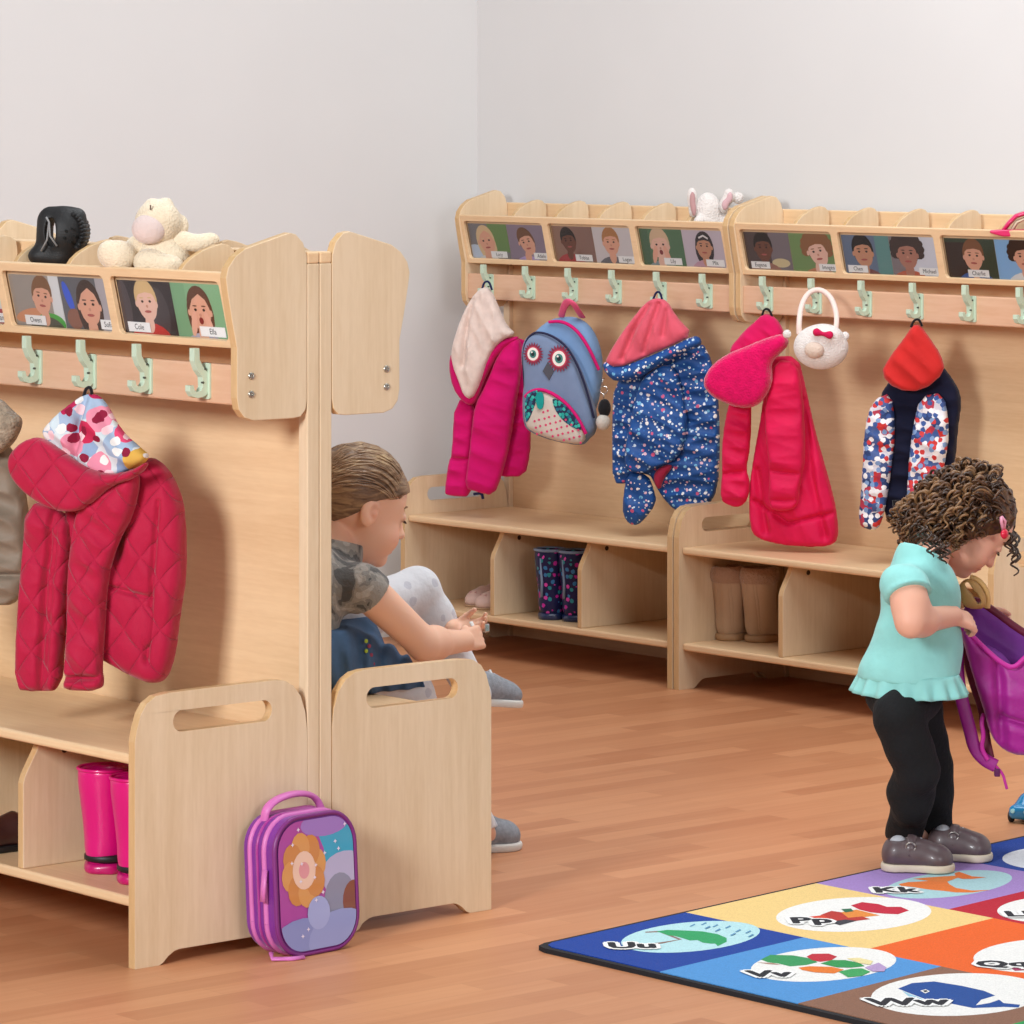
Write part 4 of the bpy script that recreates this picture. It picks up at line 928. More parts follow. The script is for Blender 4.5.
def pinkx(r, s, h):
    bk = plain('boot_trim_black', '1a1418', .5)
    m = MB(); m.tube([(.0385*s*math.cos(a)*1.02, .006+(.045*s if math.sin(a) < 0 else .125*s)*math.sin(a)*.98, .026) for a in np.linspace(0, 2*PI, 28)], .006, 6, 0, False, 1.2); m.build('trim_band', bk, r, True)
    cu = MB(); cu.tube([((.0475)*s*math.cos(a), -.008+.0475*s*math.sin(a), h) for a in np.linspace(0, 2*PI, 26)], .0032, 6, 0, False); cu.build('cuff_rim', rubber('pink_rubber', 'd80e78'), r, True)
pr = rubber('pink_rubber', 'd80e78')
b = pZ(92, 876, zsC); boot('wellington_boot', 'shiny pink wellington boot on the near shelf, further from the end panel', (b[0]-.022, b[1]+.048, zsC), .12, pr, rubber('pink_sole', 'c01068'), .178, .95, 'pink wellington boots', extras=pinkx)
b = pZ(121, 886, zsC); boot('wellington_boot', 'shiny pink wellington boot right behind the end panel of the near shelf', (b[0]-.010, b[1]+.048, zsC), .05, pr, rubber('pink_sole', 'c01068'), .178, .95, 'pink wellington boots', extras=pinkx)
# dark shoe at the picture edge
def low_shoe(name, label, loc, yaw, m, sole_m, L=.16, wdt=.058, hh=.055, cat='shoe', group=None, extras=None, root=None, hollow=True, sole_h=.012, parent=None, mw=None):
    r = empty(name, label, cat, loc, (0, 0, yaw), group) if mw is None else empty(name, label, cat, mw=mw, group=group)
    v = Vol((-wdt, -L*.2, -.02), (wdt, L*1.15, hh+.05), .003)
    w2 = wdt/2
    v.ell((0, L*.80, sole_h+hh*.20), (w2*.98, L*.2, hh*.42)); v.ell((0, L*.14, sole_h+hh*.45), (w2*.82, L*.15, hh*.62), k=.01)
    v.cap((0, L*.2, sole_h+hh*.35), (0, L*.7, sole_h+hh*.25), w2*.86, w2*.88, .02); v.ell((0, L*.45, sole_h+hh*.4), (w2*.78, L*.22, hh*.5), k=.02)
    v.half((0, 0, sole_h*.9), (0, 0, -1))
    if hollow:
        v.ell((0, L*.27, sole_h+hh*1.0), (w2*.62, L*.22, hh*.62), k=.004, op='s')
    V, Fc = v.mesh(2); fast_obj('upper', V, Fc, m, r)
    v = Vol((-wdt, -L*.2, -.01), (wdt, L*1.15, .04), .003)
    v.ell((0, L*.78, sole_h*.5), (w2*1.05, L*.235, .022)); v.ell((0, L*.15, sole_h*.5), (w2*.9, L*.17, .022), k=.02); v.cap((0, L*.2, sole_h*.5), (0, L*.7, sole_h*.5), w2*.86, w2*.95, .02)
    v.half((0, 0, sole_h), (0, 0, 1)); v.half((0, 0, 0), (0, 0, -1)); V, Fc = v.mesh(1); fast_obj('sole', V, Fc, sole_m, r)
    if extras: extras(r, L, w2, hh)
    return r
b = pZ(-2, 856, zsC); dk = plain('dark_brown_leather', '3a1d1c', .35, coat=.2)
def darkx(r, L, w2, hh):
    MB().tube([(-w2*.8, L*.5, .035), (-w2*.3, L*.48, .062), (w2*.3, L*.48, .062), (w2*.8, L*.5, .035)], .006, 8, 0, True, .5).build('strap', dk, r, True)
low_shoe('school_shoe', 'dark brown shoe cut off by the left picture edge on the near shelf', (b[0]-.02, b[1]+.13, zsC), 2.9, dk, plain('black_sole', '120f12', .6), .15, .062, .062, extras=darkx)
# pink ballet pumps
bp = plain('pale_pink_satin', 'dcbcb2', .5, sheen=.3)
for (x, y, yaw, lb) in ((461, 606.5, .25, 'pale pink pump, left of the pair on the corner unit shelf'), (476, 610, .1, 'pale pink pump next to the shelf divider of the corner unit')):
    b = pZ(x, y, zsC)
    def bowx(r, L, w2, hh):
        m = MB()
        for sx in (-1, 1): m.tube([(0, L*.86, .034), (sx*.010, L*.87, .038), (sx*.014, L*.88, .030), (0, L*.88, .030)], .003, 6)
        m.build('bow', plain('rose_bow', 'c99a94', .6), r, True)
    low_shoe('ballet_pump', lb, (b[0]-.01, b[1]+.14, zsC), yaw+PI, bp, plain('tan_sole', 'b99474', .6), .135, .056, .048, 'shoe', 'pink ballet pumps', bowx, sole_h=.006)
# spotted navy boots
sp = spotted('navy_spot_rubber', '20224f', [(62, .34, ['c02a9a', '2f8f9c', 'd84ab0', '3b7fb8'])], .3, .02, '3D')
def spx(r, s, h):
    cu = MB(); cu.tube([(.0475*s*math.cos(a), -.008+.0475*s*math.sin(a), h) for a in np.linspace(0, 2*PI, 26)], .004, 6, 0, False); cu.build('cuff_rim', rubber('grey_blue_rubber', '7c93b2'), r, True)
    MB().tube([(0, -.05*s, .06), (0, -.048*s, .1), (0, -.053*s, h-.02)], .004, 6).build('back_seam', rubber('grey_blue_rubber', '7c93b2'), r, True)
for x, y, yaw, lb in ((543, 620, .35, 'navy spotted wellington boot, left of the pair in the middle cubby'), (567, 622, .2, 'navy spotted wellington boot beside the right-hand divider of the corner unit')):
    b = pZ(x, y, zsC); boot('wellington_boot', lb, (b[0]-.004, b[1]+.035, zsC), yaw-.2, sp, rubber('navy_sole', '1d2a52'), .18, .84, 'navy spotted boots', extras=spx)
# beige boots
bq = quilted('beige_suede', 'c0a184', .014, .5, (PI/2, 0, 0)); ff = plain('beige_fleece', 'b08d74', .97, sheen=.5, bump=1., bscale=200)
def bgx(r, s, h):
    v = Vol((-.08, -.08, h-.05), (.08, .08, h+.03), .003)
    for a in np.linspace(0, 2*PI, 22): v.ell((.039*s*math.cos(a), -.007+.039*s*math.sin(a), h-.016), (.012, .012, .022), k=.008)
    v.cap((0, -.007, h-.1), (0, -.008, h+.08), .036*s, .036*s, .002, 's')
    V, Fc = v.mesh(1); fast_obj('fleece_cuff', V, Fc, ff, r)
for x, y, yaw, s, lb in ((717, 641, .2, .86, 'quilted beige boot with fleece cuff, nearer the end panel'), (748, 642.5, .0, .98, 'quilted beige boot with fleece cuff, nearer the divider')):
    b = pZ(x, y, zsC); boot('winter_boot', lb, (b[0], b[1]+.045, zsC), yaw, bq, plain('tan_rubber_sole', 'b48e68', .6), .178, s, 'beige winter boots', extras=bgx)
# ------------------------------------------------------------------ things on top of the units
cp = plain('cream_plush', 'e8d6bb', .97, spec=.1, sheen=.5, vary=.05, vscale=70, bump=.8, bscale=260)
o = pY(158, 250, .275); fr = Frame(o, .7); r = empty('plush_sheep', 'cream plush animal with lilac muzzle sitting on the near unit', 'soft toy', mw=fr.M)
def pv(lst, h=.003, lo=None, hi=None):
    A = np.array([c for c, *_ in lst]); v = Vol(A.min(0)-.075, A.max(0)+.075, h)
    for c, rad, *k in lst:
        if isinstance(rad, tuple) and len(rad) == 2: v.cap(c, rad[0], rad[1], k=.012)
        else: v.ell(c, rad, k=k[0] if k else .012)
    return v.mesh(2)
Q = lambda x, y, z: np.array((*fr.px(x, y, z), z))
V, Fc = pv([(Q(163, 262, 0), (.05, .05, .036)), (Q(160, 236, 0), (.03, .03, .028))]); fast_obj('body', V, Fc, cp, r)
V, Fc = pv([(Q(158, 222, .012), (.041, .040, .036)), (Q(152, 204, .01), (.012, .01, .012), .006), (Q(166, 203, .005), (.012, .010, .012), .006), (Q(181, 226, -.005), (.014, .02, .012), .008)]); fast_obj('head', V, Fc, cp, r)
V, Fc = pv([(Q(149, 229, .035), (.031, .027, .022))]); fast_obj('muzzle', V, Fc, plain('lilac_plush', 'd8c3bd', .95, sheen=.4, bump=.4), r)
MB().tube([Q(150.5, 205, .046), Q(150.5, 210, .046)], .0014, 6).build('stitch', plain('brown_thread', '6a5648'), r)
V, Fc = pv([(Q(138, 246, .0), (.022, .02, .02)), (Q(118, 256, .03), (.032, .028, .026)), (Q(107, 252, .035), (.016, .018, .018))]); fast_obj('arm', V, Fc, cp, r)
V, Fc = pv([(Q(180, 240, .0), (.022, .018, .018)), (Q(197, 243, -.0), (.024, .016, .017)), (Q(211, 240, -.005), (.016, .013, .014))]); fast_obj('arm', V, Fc, cp, r)
V, Fc = pv([(Q(150, 262, .03), (.03, .024, .024)), (Q(168, 266, .03), (.03, .02, .024))]); fast_obj('foot', V, Fc, cp, r)
# black clog standing on its heel
o = pY(58, 245, .29); fr = Frame(o, .7); r = empty('rubber_clog', 'black perforated rubber clog propped on the near unit behind the photo cards', 'shoe', mw=fr.M)
bkm = plain('black_eva_foam', '201f20', .55, spec=.4, bump=.25, bscale=400)
v = Vol((-.075, -.07, -.06), (.075, .085, .07), .0028)
v.ell(Q(64, 232, 0), (.042, .044, .036)); v.cap(Q(48, 222, .0), Q(44, 252, .0), .02, .016, .012); v.cap(Q(50, 215, 0), Q(78, 216, 0), .014, .014, .015); v.ell(Q(40, 256, .0), (.022, .016, .022), k=.015); v.ell(Q(60, 258, .0), (.025, .016, .024), k=.02)
v.ell(Q(53, 232, .012), (.011, .026, .06), k=.004, op='s'); V, Fc = v.mesh(2); fast_obj('upper', V, Fc, bkm, r)
m = MB(); m.tube(p3(fr, [(46, 217, .034), (49, 222, .034), (50, 236, .036), (57, 246, .036)]), .0018, 6); m.tube(p3(fr, [(49, 222, .034), (47, 240, .034), (41, 251, .03)]), .0018, 6); m.build('light_piping', plain('grey_piping', '8a8888', .5), r, True)
m = MB()
for x, y in ((66, 231), (72, 229), (70, 242), (79, 241), (64, 238), (74, 236)): m.lathe([(.0028, -.002), (.0028, .002), (.0005, .002)], 8, 0, Matrix.Translation((*fr.px(x, y, .037), .035)))
m.build('vent_holes', plain('black_hole', '0a0a0a', .9), r)
m = MB()
for k in range(11):
    a = -.75+k*.17; cx, cy = fr.px(65, 232, 0); p = (cx+.0378*math.cos(a), cy+.0398*math.sin(a))
    m.tube([(p[0], p[1], -.02), (p[0], p[1], .022)], .0052, 8)
m.build('sole_ridges', bkm, r, True)
# white plush rabbit ears
o = pY(712, 212, AY+.285); fr = Frame(o, .72); r = empty('plush_rabbit', 'white fluffy toy with pink-lined ears lying on the corner unit', 'soft toy', mw=fr.M)
wpl = plain('fluffy_white_plush', 'e4dbd6', .97, sheen=.5, vary=.06, vscale=60, bump=1., bscale=200); pkl = plain('dusty_pink_plush', 'b98e8e', .9, sheen=.4)
Q = lambda x, y, z: np.array((*fr.px(x, y, z), z))
V, Fc = pv([(Q(708, 212, 0), (.034, .05, .03)), (Q(712, 225, 0), (.032, .03, .03)), (Q(699, 222, .03), (.014, .016, .014)), (Q(727, 224, -.01), (.03, .03, .026))]); fast_obj('body', V, Fc, wpl, r)
V, Fc = pv([(Q(692, 197, .015), (.013, .025, .012)), (Q(693, 210, .015), (.011, .02, .012))]); fast_obj('ear', V, Fc, wpl, r)
V, Fc = pv([(Q(692.5, 200, .026), (.008, .022, .006)), (Q(694, 211, .028), (.006, .014, .005))]); fast_obj('ear_lining', V, Fc, pkl, r)
V, Fc = pv([(Q(729, 196, .015), (.014, .02, .01)), (Q(724, 206, .015), (.013, .02, .01)), (Q(738, 198, .0), (.014, .016, .01))]); fast_obj('ear', V, Fc, wpl, r)
V, Fc = pv([(Q(730, 197, .024), (.008, .014, .005)), (Q(725, 205, .024), (.009, .014, .005))]); fast_obj('ear_lining', V, Fc, plain('pale_pink_plush', 'd2aaae', .9, sheen=.4), r)
# pink sandal
o = pY(1018, 232, AY+.225); fr = Frame(o, .72); r = empty('pink_sandal', 'bright pink sandal with cream lining on the back unit near the right edge', 'sandal', mw=fr.M)
pk2 = plain('hot_pink_plastic', 'd4145e', .35, coat=.3)
u0, v0 = fr.px(990, 231, 0); u1, _ = fr.px(1056, 231, 0)
bevel(MB().plate([(u0, v0-.004), (u0+.03, v0-.012), (u1-.02, v0-.012), (u1, v0), (u1-.02, v0+.004), (u0+.03, v0+.004), (u0, v0+.002)], [], .06, lambda u, v, w: (u, v, w-.03)).build('sole', pk2, r), .003)
m = MB(); m.tube(p3(fr, [(1003, 231, 0), (1009, 223, 0), (1016, 216, 0), (1026, 213, 0), (1038, 216, 0), (1045, 224, 0), (1048, 231, 0)]), .026, 10, 0, True, .22, up=(0, 1, 0)); m.build('strap', pk2, r, True)
m = MB(); m.tube(p3(fr, [(1012, 230, 0), (1017, 222, 0), (1026, 218, 0), (1036, 222, 0), (1041, 230, 0)]), .022, 10, 0, True, .2, up=(0, 1, 0)); m.build('lining', plain('cream_lining', 'd9cdb0', .8), r, True)
# ------------------------------------------------------------------ lunch bag on the floor
def lunch_bag():
    # front face runs from (270,960)-(360,945) at the floor, leaning on the end panel
    base = pZ(279, 962, 0); e1 = pZ(359, 946, 0)-base; wdt = np.linalg.norm(e1); e1 = e1/wdt
    yaw = math.atan2(e1[1], e1[0])
    r = empty('lunch_bag', 'pink and purple child\'s lunch bag standing on the floor against the end panel', 'bag', tuple(base), (0, 0, yaw))
    # local: x along front, y into depth (away), z up
    loc = lambda x, y, yy=0.: None
    inv = np.linalg.inv(np.array(r.matrix_basis)[:3, :3]) if False else None
    W = wdt; Hh = .232; dep = .078
    mg = plain('magenta_nylon', 'a8348e', .4, sheen=.3, bump=.25, bscale=90); pp = plain('purple_nylon', '7a2a90', .38, sheen=.3, vary=.1, vscale=14, bump=.3, bscale=70); pz_ = plain('orchid_piping', 'cf6fb4', .45)
    shape = rrect(0, .004, W, Hh, W*.36, 8, (0, 0, 1, 1)); shape = [(x, y) for x, y in shape]
    shape = rrect(.0, .004, W, Hh, .055, 8, (1, 1, 1, 1))
    s2 = []
    for x, y in shape: s2.append((x, y))
    body = MB().plate(s2, [], dep, lambda u, v, w: (u, w+v*.06, v)); o = bevel(body.build('body', pp, r), .012, 4, 50); smooth_by_angle(o, 60)
    def ring(y, rad, name, m, inset=.0):
        pts = [(x*(1-2*inset/W)+inset, y+z*.06, z*(1-inset/Hh)) for x, z in s2]; pts.append(pts[0])
        return MB().tube(pts, rad, 6, 0, False).build(name, m, r, True)
    ring(.001, .0042, 'front_piping', plain('plum_piping', '7c2a78', .4)); ring(.026, .0055, 'main_zip', pz_); ring(.062, .005, 'rear_zip', pz_); ring(.044, .003, 'seam', mg)
    # printed front panel
    m = MB(); pal = []
    def ci(c):
        if c not in pal: pal.append(c)
        return pal.index(c)
    pan = rrect(.006, .010, W-.006, Hh-.006, .049, 8)
    def put(poly, c, k):
        # clip to panel by intersection with convex outline
        p = [tuple(q) for q in poly]
        cl = pan
        for i in range(len(cl)):
            a, b = cl[i], cl[(i+1) % len(cl)]; ex, ey = b[0]-a[0], b[1]-a[1]
            if abs(ex)+abs(ey) < 1e-9: continue
            o = []
            for j in range(len(p)):
                s_, e_ = p[j], p[(j+1) % len(p)]
                ds = ex*(s_[1]-a[1])-ey*(s_[0]-a[0]); de = ex*(e_[1]-a[1])-ey*(e_[0]-a[0])
                if ds >= 0: o.append(s_)
                if ds*de < 0: t = ds/(ds-de); o.append((s_[0]+(e_[0]-s_[0])*t, s_[1]+(e_[1]-s_[1])*t))
            p = o
            if len(p) < 3: return
        for t in tessellate_polygon([[Vector((*q, 0)) for q in p]]):
            tri = [p[q] for q in t]; m.add([(q[0], -.0016-.00008*k+q[1]*.06, q[1]) for q in tri], [(0, 1, 2)], ci(c))
    put(pan, 'b04aa0', 0)
    put([(W*.52, Hh*.5), (W, Hh*.42), (W, Hh), (W*.45, Hh), (W*.6, Hh*.75)], '3fa6c8', 1)
    put(ell2(W*.62, Hh*.93, W*.3, Hh*.09), 'a07ac4', 2)
    put(ell2(W*.85, Hh*.55, W*.3, Hh*.16), 'b9b3d4', 3)
    put(ell2(W*.78, Hh*.36, W*.2, Hh*.2), '8f8fa6', 4)
    put(ell2(W*.95, Hh*.34, W*.14, Hh*.15), '8a4f3a', 5)
    for i in range(8):
        a = 2*PI*i/8+.2; put(ell2(W*.34+.03*math.cos(a), Hh*.62+.038*math.sin(a), .021, .026, 0, 14), 'd18a48' if i % 2 else 'dc9c58', 6+i)
    put(ell2(W*.34, Hh*.62, .026, .032), 'f0c9b2', 15); put(ell2(W*.34, Hh*.62, .012, .014), 'e39aa0', 16)
    put(ell2(W*.3, Hh*.08, W*.42, Hh*.2), '8b93c8', 17); put(ell2(W*.78, Hh*.08, W*.42, Hh*.22), '98a0d2', 18); put(ell2(W*.5, Hh*.3, W*.14, Hh*.12), 'a7aedc', 19)
    for i in range(16):
        rs = random.Random(i); x, y = W*rs.uniform(.1, .9), Hh*rs.uniform(.06, .95)
        put([(x, y+.004), (x+.0012, y+.0012), (x+.004, y), (x+.0012, y-.0012), (x, y-.004), (x-.0012, y-.0012), (x-.004, y), (x-.0012, y+.0012)], 'efe3f4', 20+i)
    m.build('printed_panel', [plain('bag_print_'+c, c, .3, coat=.3) for c in pal], r)
    hp = [(.012+W*.1, .035+Hh*.06, Hh-.012), (W*.16, .03+Hh*.06, Hh+.012), (W*.3, .03+Hh*.06, Hh+.026), (W*.55, .03+Hh*.06, Hh+.031), (W*.8, .035+Hh*.06, Hh+.02), (W*.9, .035+Hh*.06, Hh-.01)]
    hp = [(x, y+.022, z) for x, y, z in hp]
    MB().tube([tuple(p) for p in chaikin(hp, 2, False)], .0095, 10, 0, True, .55).build('handle', pz_, r, True)
    MB().tube([(-.005, .03, .15), (-.010, .028, .12), (-.011, .028, .098)], .0065, 8, 0, True, .5).build('zip_pull', pz_, r, True)
    MB().tube([(.002, .022, .012), (-.004, .012, .004), (.02, -.008, .0035), (.045, -.013, .0035)], .0045, 8, 0, True, .6).build('zip_pull', pz_, r, True)
lunch_bag()
# ------------------------------------------------------------------ toy car
b = pZ(1003, 823, 0); r = empty('toy_car', 'small blue toy car on the floor at the right edge', 'toy car', (b[0]+.03, b[1]+.02, 0), (0, 0, .35))
cb = plain('blue_toy_plastic', '1480b4', .25, coat=.4)
v = Vol((-.05, -.03, -.01), (.07, .14, .08), .0028)
v.box((0, .05, .022), (.026, .058, .014), rad=.01); v.ell((0, .045, .036), (.022, .036, .022), k=.012); V, Fc = v.mesh(2); fast_obj('body', V, Fc, cb, r)
v = Vol((-.05, -.03, -.01), (.07, .14, .08), .0028); v.ell((0, .045, .040), (.0235, .028, .013)); V, Fc = v.mesh(1); fast_obj('window', V, Fc, plain('dark_blue_window', '12324e', .15, coat=.5), r)
for x in (-.025, .025):
    for y in (.012, .085):
        T_ = Matrix.Translation((x, y, .0125)) @ Matrix.Rotation(PI/2, 4, 'Y')
        w_ = smooth_by_angle(MB().lathe([(.0005, -.005), (.009, -.005), (.0125, -.003), (.0125, .003), (.009, .005), (.0005, .005)], 18, 0, T_).build('wheel', plain('black_tyre', '111318', .6), r))
        MB().lathe([(.006, -.0055), (.006, .0055), (.0005, .0056)], 12, 0, T_).build('hub', plain('silver_hub', 'a8adb2', .3, .8), w_)
for x in (-.014, .014): MB().lathe([(.0045, -.003), (.0045, .003), (.0005, .0035)], 12, 0, Matrix.Translation((x, -.008, .026)) @ Matrix.Rotation(PI/2, 4, 'X')).build('headlight', plain('pale_cyan_lens', '9fe0e6', .15, coat=.5), r)
# ------------------------------------------------------------------ people
def nrm(a): a = np.array(a, float); return a/np.linalg.norm(a)
class Head:
    def __init__(s, f, pitch, sc, anchor_local, anchor_world, roll=0.):
        f0 = nrm((f[0], f[1], 0)); up = np.array([0, 0, 1.])
        s.f = f0*math.cos(pitch)-up*math.sin(pitch); s.u = f0*math.sin(pitch)+up*math.cos(pitch); s.s = np.cross(s.f, s.u)
        s.sc = sc; s.B = np.stack([s.s, s.f, s.u], 1); s.o = np.array(anchor_world)-s.B@np.array(anchor_local)*sc
    def w(s, *p): return s.o+s.B@np.array(p, float)*s.sc
    def loc(s, V): return (V-s.o)@s.B/s.sc
    def ell(s, v, c, r, k=.01, op='u'): v.ell(s.w(*c), np.array(r)*s.sc, s.B, k*s.sc, op)
    def cap(s, v, a, b, ra, rb, k=.01, op='u'): v.cap(s.w(*a), s.w(*b), ra*s.sc, rb*s.sc, k*s.sc, op)
    def carve(s, v):
        e = s.ell
        e(v, (0, -.012, .025), (.070, .086, .078)); e(v, (0, .045, .018), (.056, .036, .046), .02); e(v, (0, .034, -.03), (.056, .050, .060), .02)
        e(v, (0, .040, -.068), (.042, .040, .032), .02); e(v, (0, .072, -.087), (.016, .014, .013), .016)
        for q in (-1, 1):
            e(v, (q*.033, .058, -.046), (.023, .023, .023), .02)
            e(v, (q*.029, .093, .003), (.014, .013, .009), .012, 's'); e(v, (q*.029, .074, .001), (.0125, .0115, .0105), .004)
        s.cap(v, (0, .080, .004), (0, .094, -.026), .0065, .009, .010); e(v, (0, .0985, -.030), (.0098, .0085, .008), .006)
        for q in (-1, 1): e(v, (q*.0085, .089, -.033), (.006, .0065, .006), .005)
        e(v, (0, .0855, -.0555), (.019, .0085, .0055), .004); e(v, (0, .083, -.0655), (.0155, .0085, .006), .004)
        s.cap(v, (-.017, .0945, -.0605), (.017, .0945, -.0605), .0022, .0022, .003, 's')
        for q in (-1, 1):
            e(v, (q*.069, -.006, -.012), (.0085, .018, .027), .006); e(v, (q*.077, .001, -.009), (.006, .010, .015), .004, 's'); e(v, (q*.071, .004, -.012), (.005, .006, .007), .003)
    def tint(s, V, base):
        L = s.loc(V); C = np.tile(np.array((*base, 1.)), (len(V), 1))
        def blend(mask, col): C[:, :3] = C[:, :3]*(1-mask[:, None])+np.array(lin(col)[:3])*mask[:, None]
        g = lambda c, r: np.exp(-np.clip((((L-np.array(c))/np.array(r))**2).sum(1), 0, 60)**2)
        for q in (-1, 1):
            blend(.35*g((q*.037, .066, -.04), (.022, .03, .022)), 'd9806c')
            blend(.8*g((q*.029, .083, -.0055), (.0125, .012, .0024)), '4a2e22')
            blend(.5*g((q*.031, .083, .0175), (.017, .02, .0028)), '8a6244')
            blend(.3*g((q*.073, .002, -.010), (.008, .012, .016)), 'd07a66')
        blend(.75*g((0, .09, -.0605), (.018, .013, .010)), 'c76a64')
        for q in (-1, 1): blend(.6*g((q*.0055, .094, -.0385), (.0035, .006, .0025)), '8c4a3c')
        return C
def hand(v, w, a, n, t, L, curl=(.5, .7, .5), spread=.12, thumb=(.55, .65, .35)):
    w = np.array(w, float); a = nrm(a); n = nrm(np.array(n)-a*(np.array(n)@a)); t = nrm(np.array(t)-a*(np.array(t)@a)-n*(np.array(t)@n))
    offs = (.30, .10, -.10, -.28)
    for o in offs: v.cap(w+t*o*L*.45, w+a*L*.48+t*o*L*.62, .105*L, .088*L, .05*L)
    for o, ln in zip(offs, (.44, .50, .46, .36)):
        p = w+a*L*.50+t*o*L*.66; ang = 0.; d0 = nrm(a+t*o*spread)
        for sg, c, r in zip((.46, .31, .25), curl, (.078, .070, .060)):
            ang += c; d = d0*math.cos(ang)+n*math.sin(ang); q = p+d*ln*L*sg; v.cap(p, q, r*L, (r-.006)*L, .012*L); p = q
    p = w+a*.14*L+t*.22*L+n*.03*L; d = nrm(a*thumb[0]+t*thumb[1]+n*thumb[2]); q = p+d*.26*L; v.cap(p, q, .09*L, .078*L, .03*L)
    d2 = nrm(d+a*.35+n*.45-t*.25); v.cap(q, q+d2*.22*L, .075*L, .062*L, .01*L)
def skin_mat(nm):
    t = NT(nm); at = t.n('ShaderNodeAttribute', attribute_name='tint'); t.l(at.outputs['Color'], t.b.inputs['Base Color'])
    t.b.inputs['Roughness'].default_value = .5; t.b.inputs['Specular IOR Level'].default_value = .35
    t.b.inputs['Subsurface Weight'].default_value = .12; t.b.inputs['Subsurface Radius'].default_value = (.010, .004, .002); t.b.inputs['Subsurface Scale'].default_value = 1.
    return t.m
SK = mat('skin', skin_mat)
def worn_shoe(parent, name, heel, toe, up, L, wdt, hh, m, sole_m, sole_h=.014, laces=None, strap=None, sock=None):
    heel = np.array(heel, float); y = nrm(np.array(toe)-heel); z = nrm(np.array(up)-y*(np.array(up)@y)); x = np.cross(y, z)
    M = Matrix(((x[0], y[0], z[0], heel[0]), (x[1], y[1], z[1], heel[1]), (x[2], y[2], z[2], heel[2]), (0, 0, 0, 1)))
    w2 = wdt/2
    v = Vol((-wdt, -L*.2, -.02), (wdt, L*1.15, hh+.05), .0026)
    v.ell((0, L*.80, sole_h+hh*.16), (w2*.95, L*.19, hh*.42)); v.ell((0, L*.16, sole_h+hh*.40), (w2*.82, L*.16, hh*.66), k=.01)
    v.cap((0, L*.2, sole_h+hh*.3), (0, L*.7, sole_h+hh*.2), w2*.84, w2*.86, .02); v.ell((0, L*.42, sole_h+hh*.45), (w2*.78, L*.26, hh*.55), k=.02)
    v.half((0, 0, sole_h*.8), (0, 0, -1)); v.ell((0, L*.2, sole_h+hh*1.15), (w2*.60, L*.16, hh*.5), k=.004, op='s')
    V, Fc = v.mesh(2); o = fast_obj(name, V, Fc, m, parent); o.matrix_local = M
    v = Vol((-wdt, -L*.2, -.01), (wdt, L*1.15, .04), .0026)
    v.ell((0, L*.79, sole_h*.5), (w2*1.04, L*.225, .022)); v.ell((0, L*.15, sole_h*.5), (w2*.92, L*.17, .022), k=.02); v.cap((0, L*.2, sole_h*.5), (0, L*.7, sole_h*.5), w2*.86, w2*.95, .02)
    v.half((0, 0, sole_h), (0, 0, 1)); v.half((0, 0, 0), (0, 0, -1)); V, Fc = v.mesh(1); fast_obj('sole', V, Fc, sole_m, o)
    if laces:
        lm = MB()
        for k in range(4):
            yy = L*(.46+.07*k); zz = sole_h+hh*(.96-.13*k); lm.tube([(-w2*.55, yy, zz-.008), (0, yy+.004, zz+.004), (w2*.55, yy, zz-.008)], .003, 6)
        lm.build('laces', laces, o, True)
    if strap:
        sm = MB(); zz = sole_h+hh
        sm.tube([(-w2*.90, L*.37, sole_h+hh*.35), (-w2*.80, L*.39, sole_h+hh*.75), (-w2*.45, L*.40, sole_h+hh*1.02), (0, L*.41, sole_h+hh*1.08), (w2*.45, L*.40, sole_h+hh*1.02), (w2*.80, L*.39, sole_h+hh*.75), (w2*.90, L*.37, sole_h+hh*.35)], .0085, 8, 0, True, .3)
        sm.tube([(0, L*.41, sole_h+hh*1.07), (0, L*.55, sole_h+hh*.9), (0, L*.66, sole_h+hh*.62)], .007, 8, 0, True, .3)
        sm.build('ankle_strap', strap, o, True)
        b2 = MB(); b2.tube([(w2*.84, L*.39+.009*math.cos(a), sole_h+hh*.72+.008*math.sin(a)) for a in np.linspace(0, 2*PI, 16)], .0018, 6); b2.build('buckle', plain('pewter_buckle', 'a7a09a', .3, .9), o, True)
    if sock:
        v = Vol((-wdt, -L*.2, 0), (wdt, L, hh+.09), .003); v.ell((0, L*.52, sole_h+hh*.52), (w2*.62, L*.11, hh*.50)); v.cap((0, L*.2, sole_h+hh*.5), (0, L*.2, hh), w2*.6, w2*.56, .01); V, Fc = v.mesh(1); fast_obj('sock', V, Fc, sock, o)
    return o
def lashes(hd, O, root, col):
    m = MB(); b = MB()
    for q in (-1, 1):
        m.tube([hd.w(q*.017, .0865, -.0045)-O, hd.w(q*.024, .0885, -.0065)-O, hd.w(q*.032, .0880, -.0070)-O, hd.w(q*.039, .0835, -.0060)-O, hd.w(q*.043, .079, -.0045)-O], .0013, 5)
        b.tube([hd.w(q*.016, .0815, .0190)-O, hd.w(q*.026, .0815, .0225)-O, hd.w(q*.036, .0765, .0215)-O, hd.w(q*.043, .070, .017)-O], [.0016, .0022, .0018, .0008], 5)
    m.build('eyelashes', plain('lash_brown', '2e1c14', .6), root, True); b.build('eyebrows', col, root, True)
def strands(name, curves, r, m, parent, seg=5):
    b = MB()
    for c in curves:
        n = len(c); b.tube(c, [r*(.35+.65*math.sin(PI*(.12+.8*i/(n-1)))) for i in range(n)], seg, 0, True)
    return b.build(name, m, parent, True)
def vol_mesh(name, v, m, parent, it=2, T=None, tint=None):
    V, Fc = v.mesh(it); c = tint(V) if tint else None; return fast_obj(name, V, Fc, m, parent, c, None, T)
ORI = lambda o: np.linalg.inv(np.array(Matrix.Translation(o)))
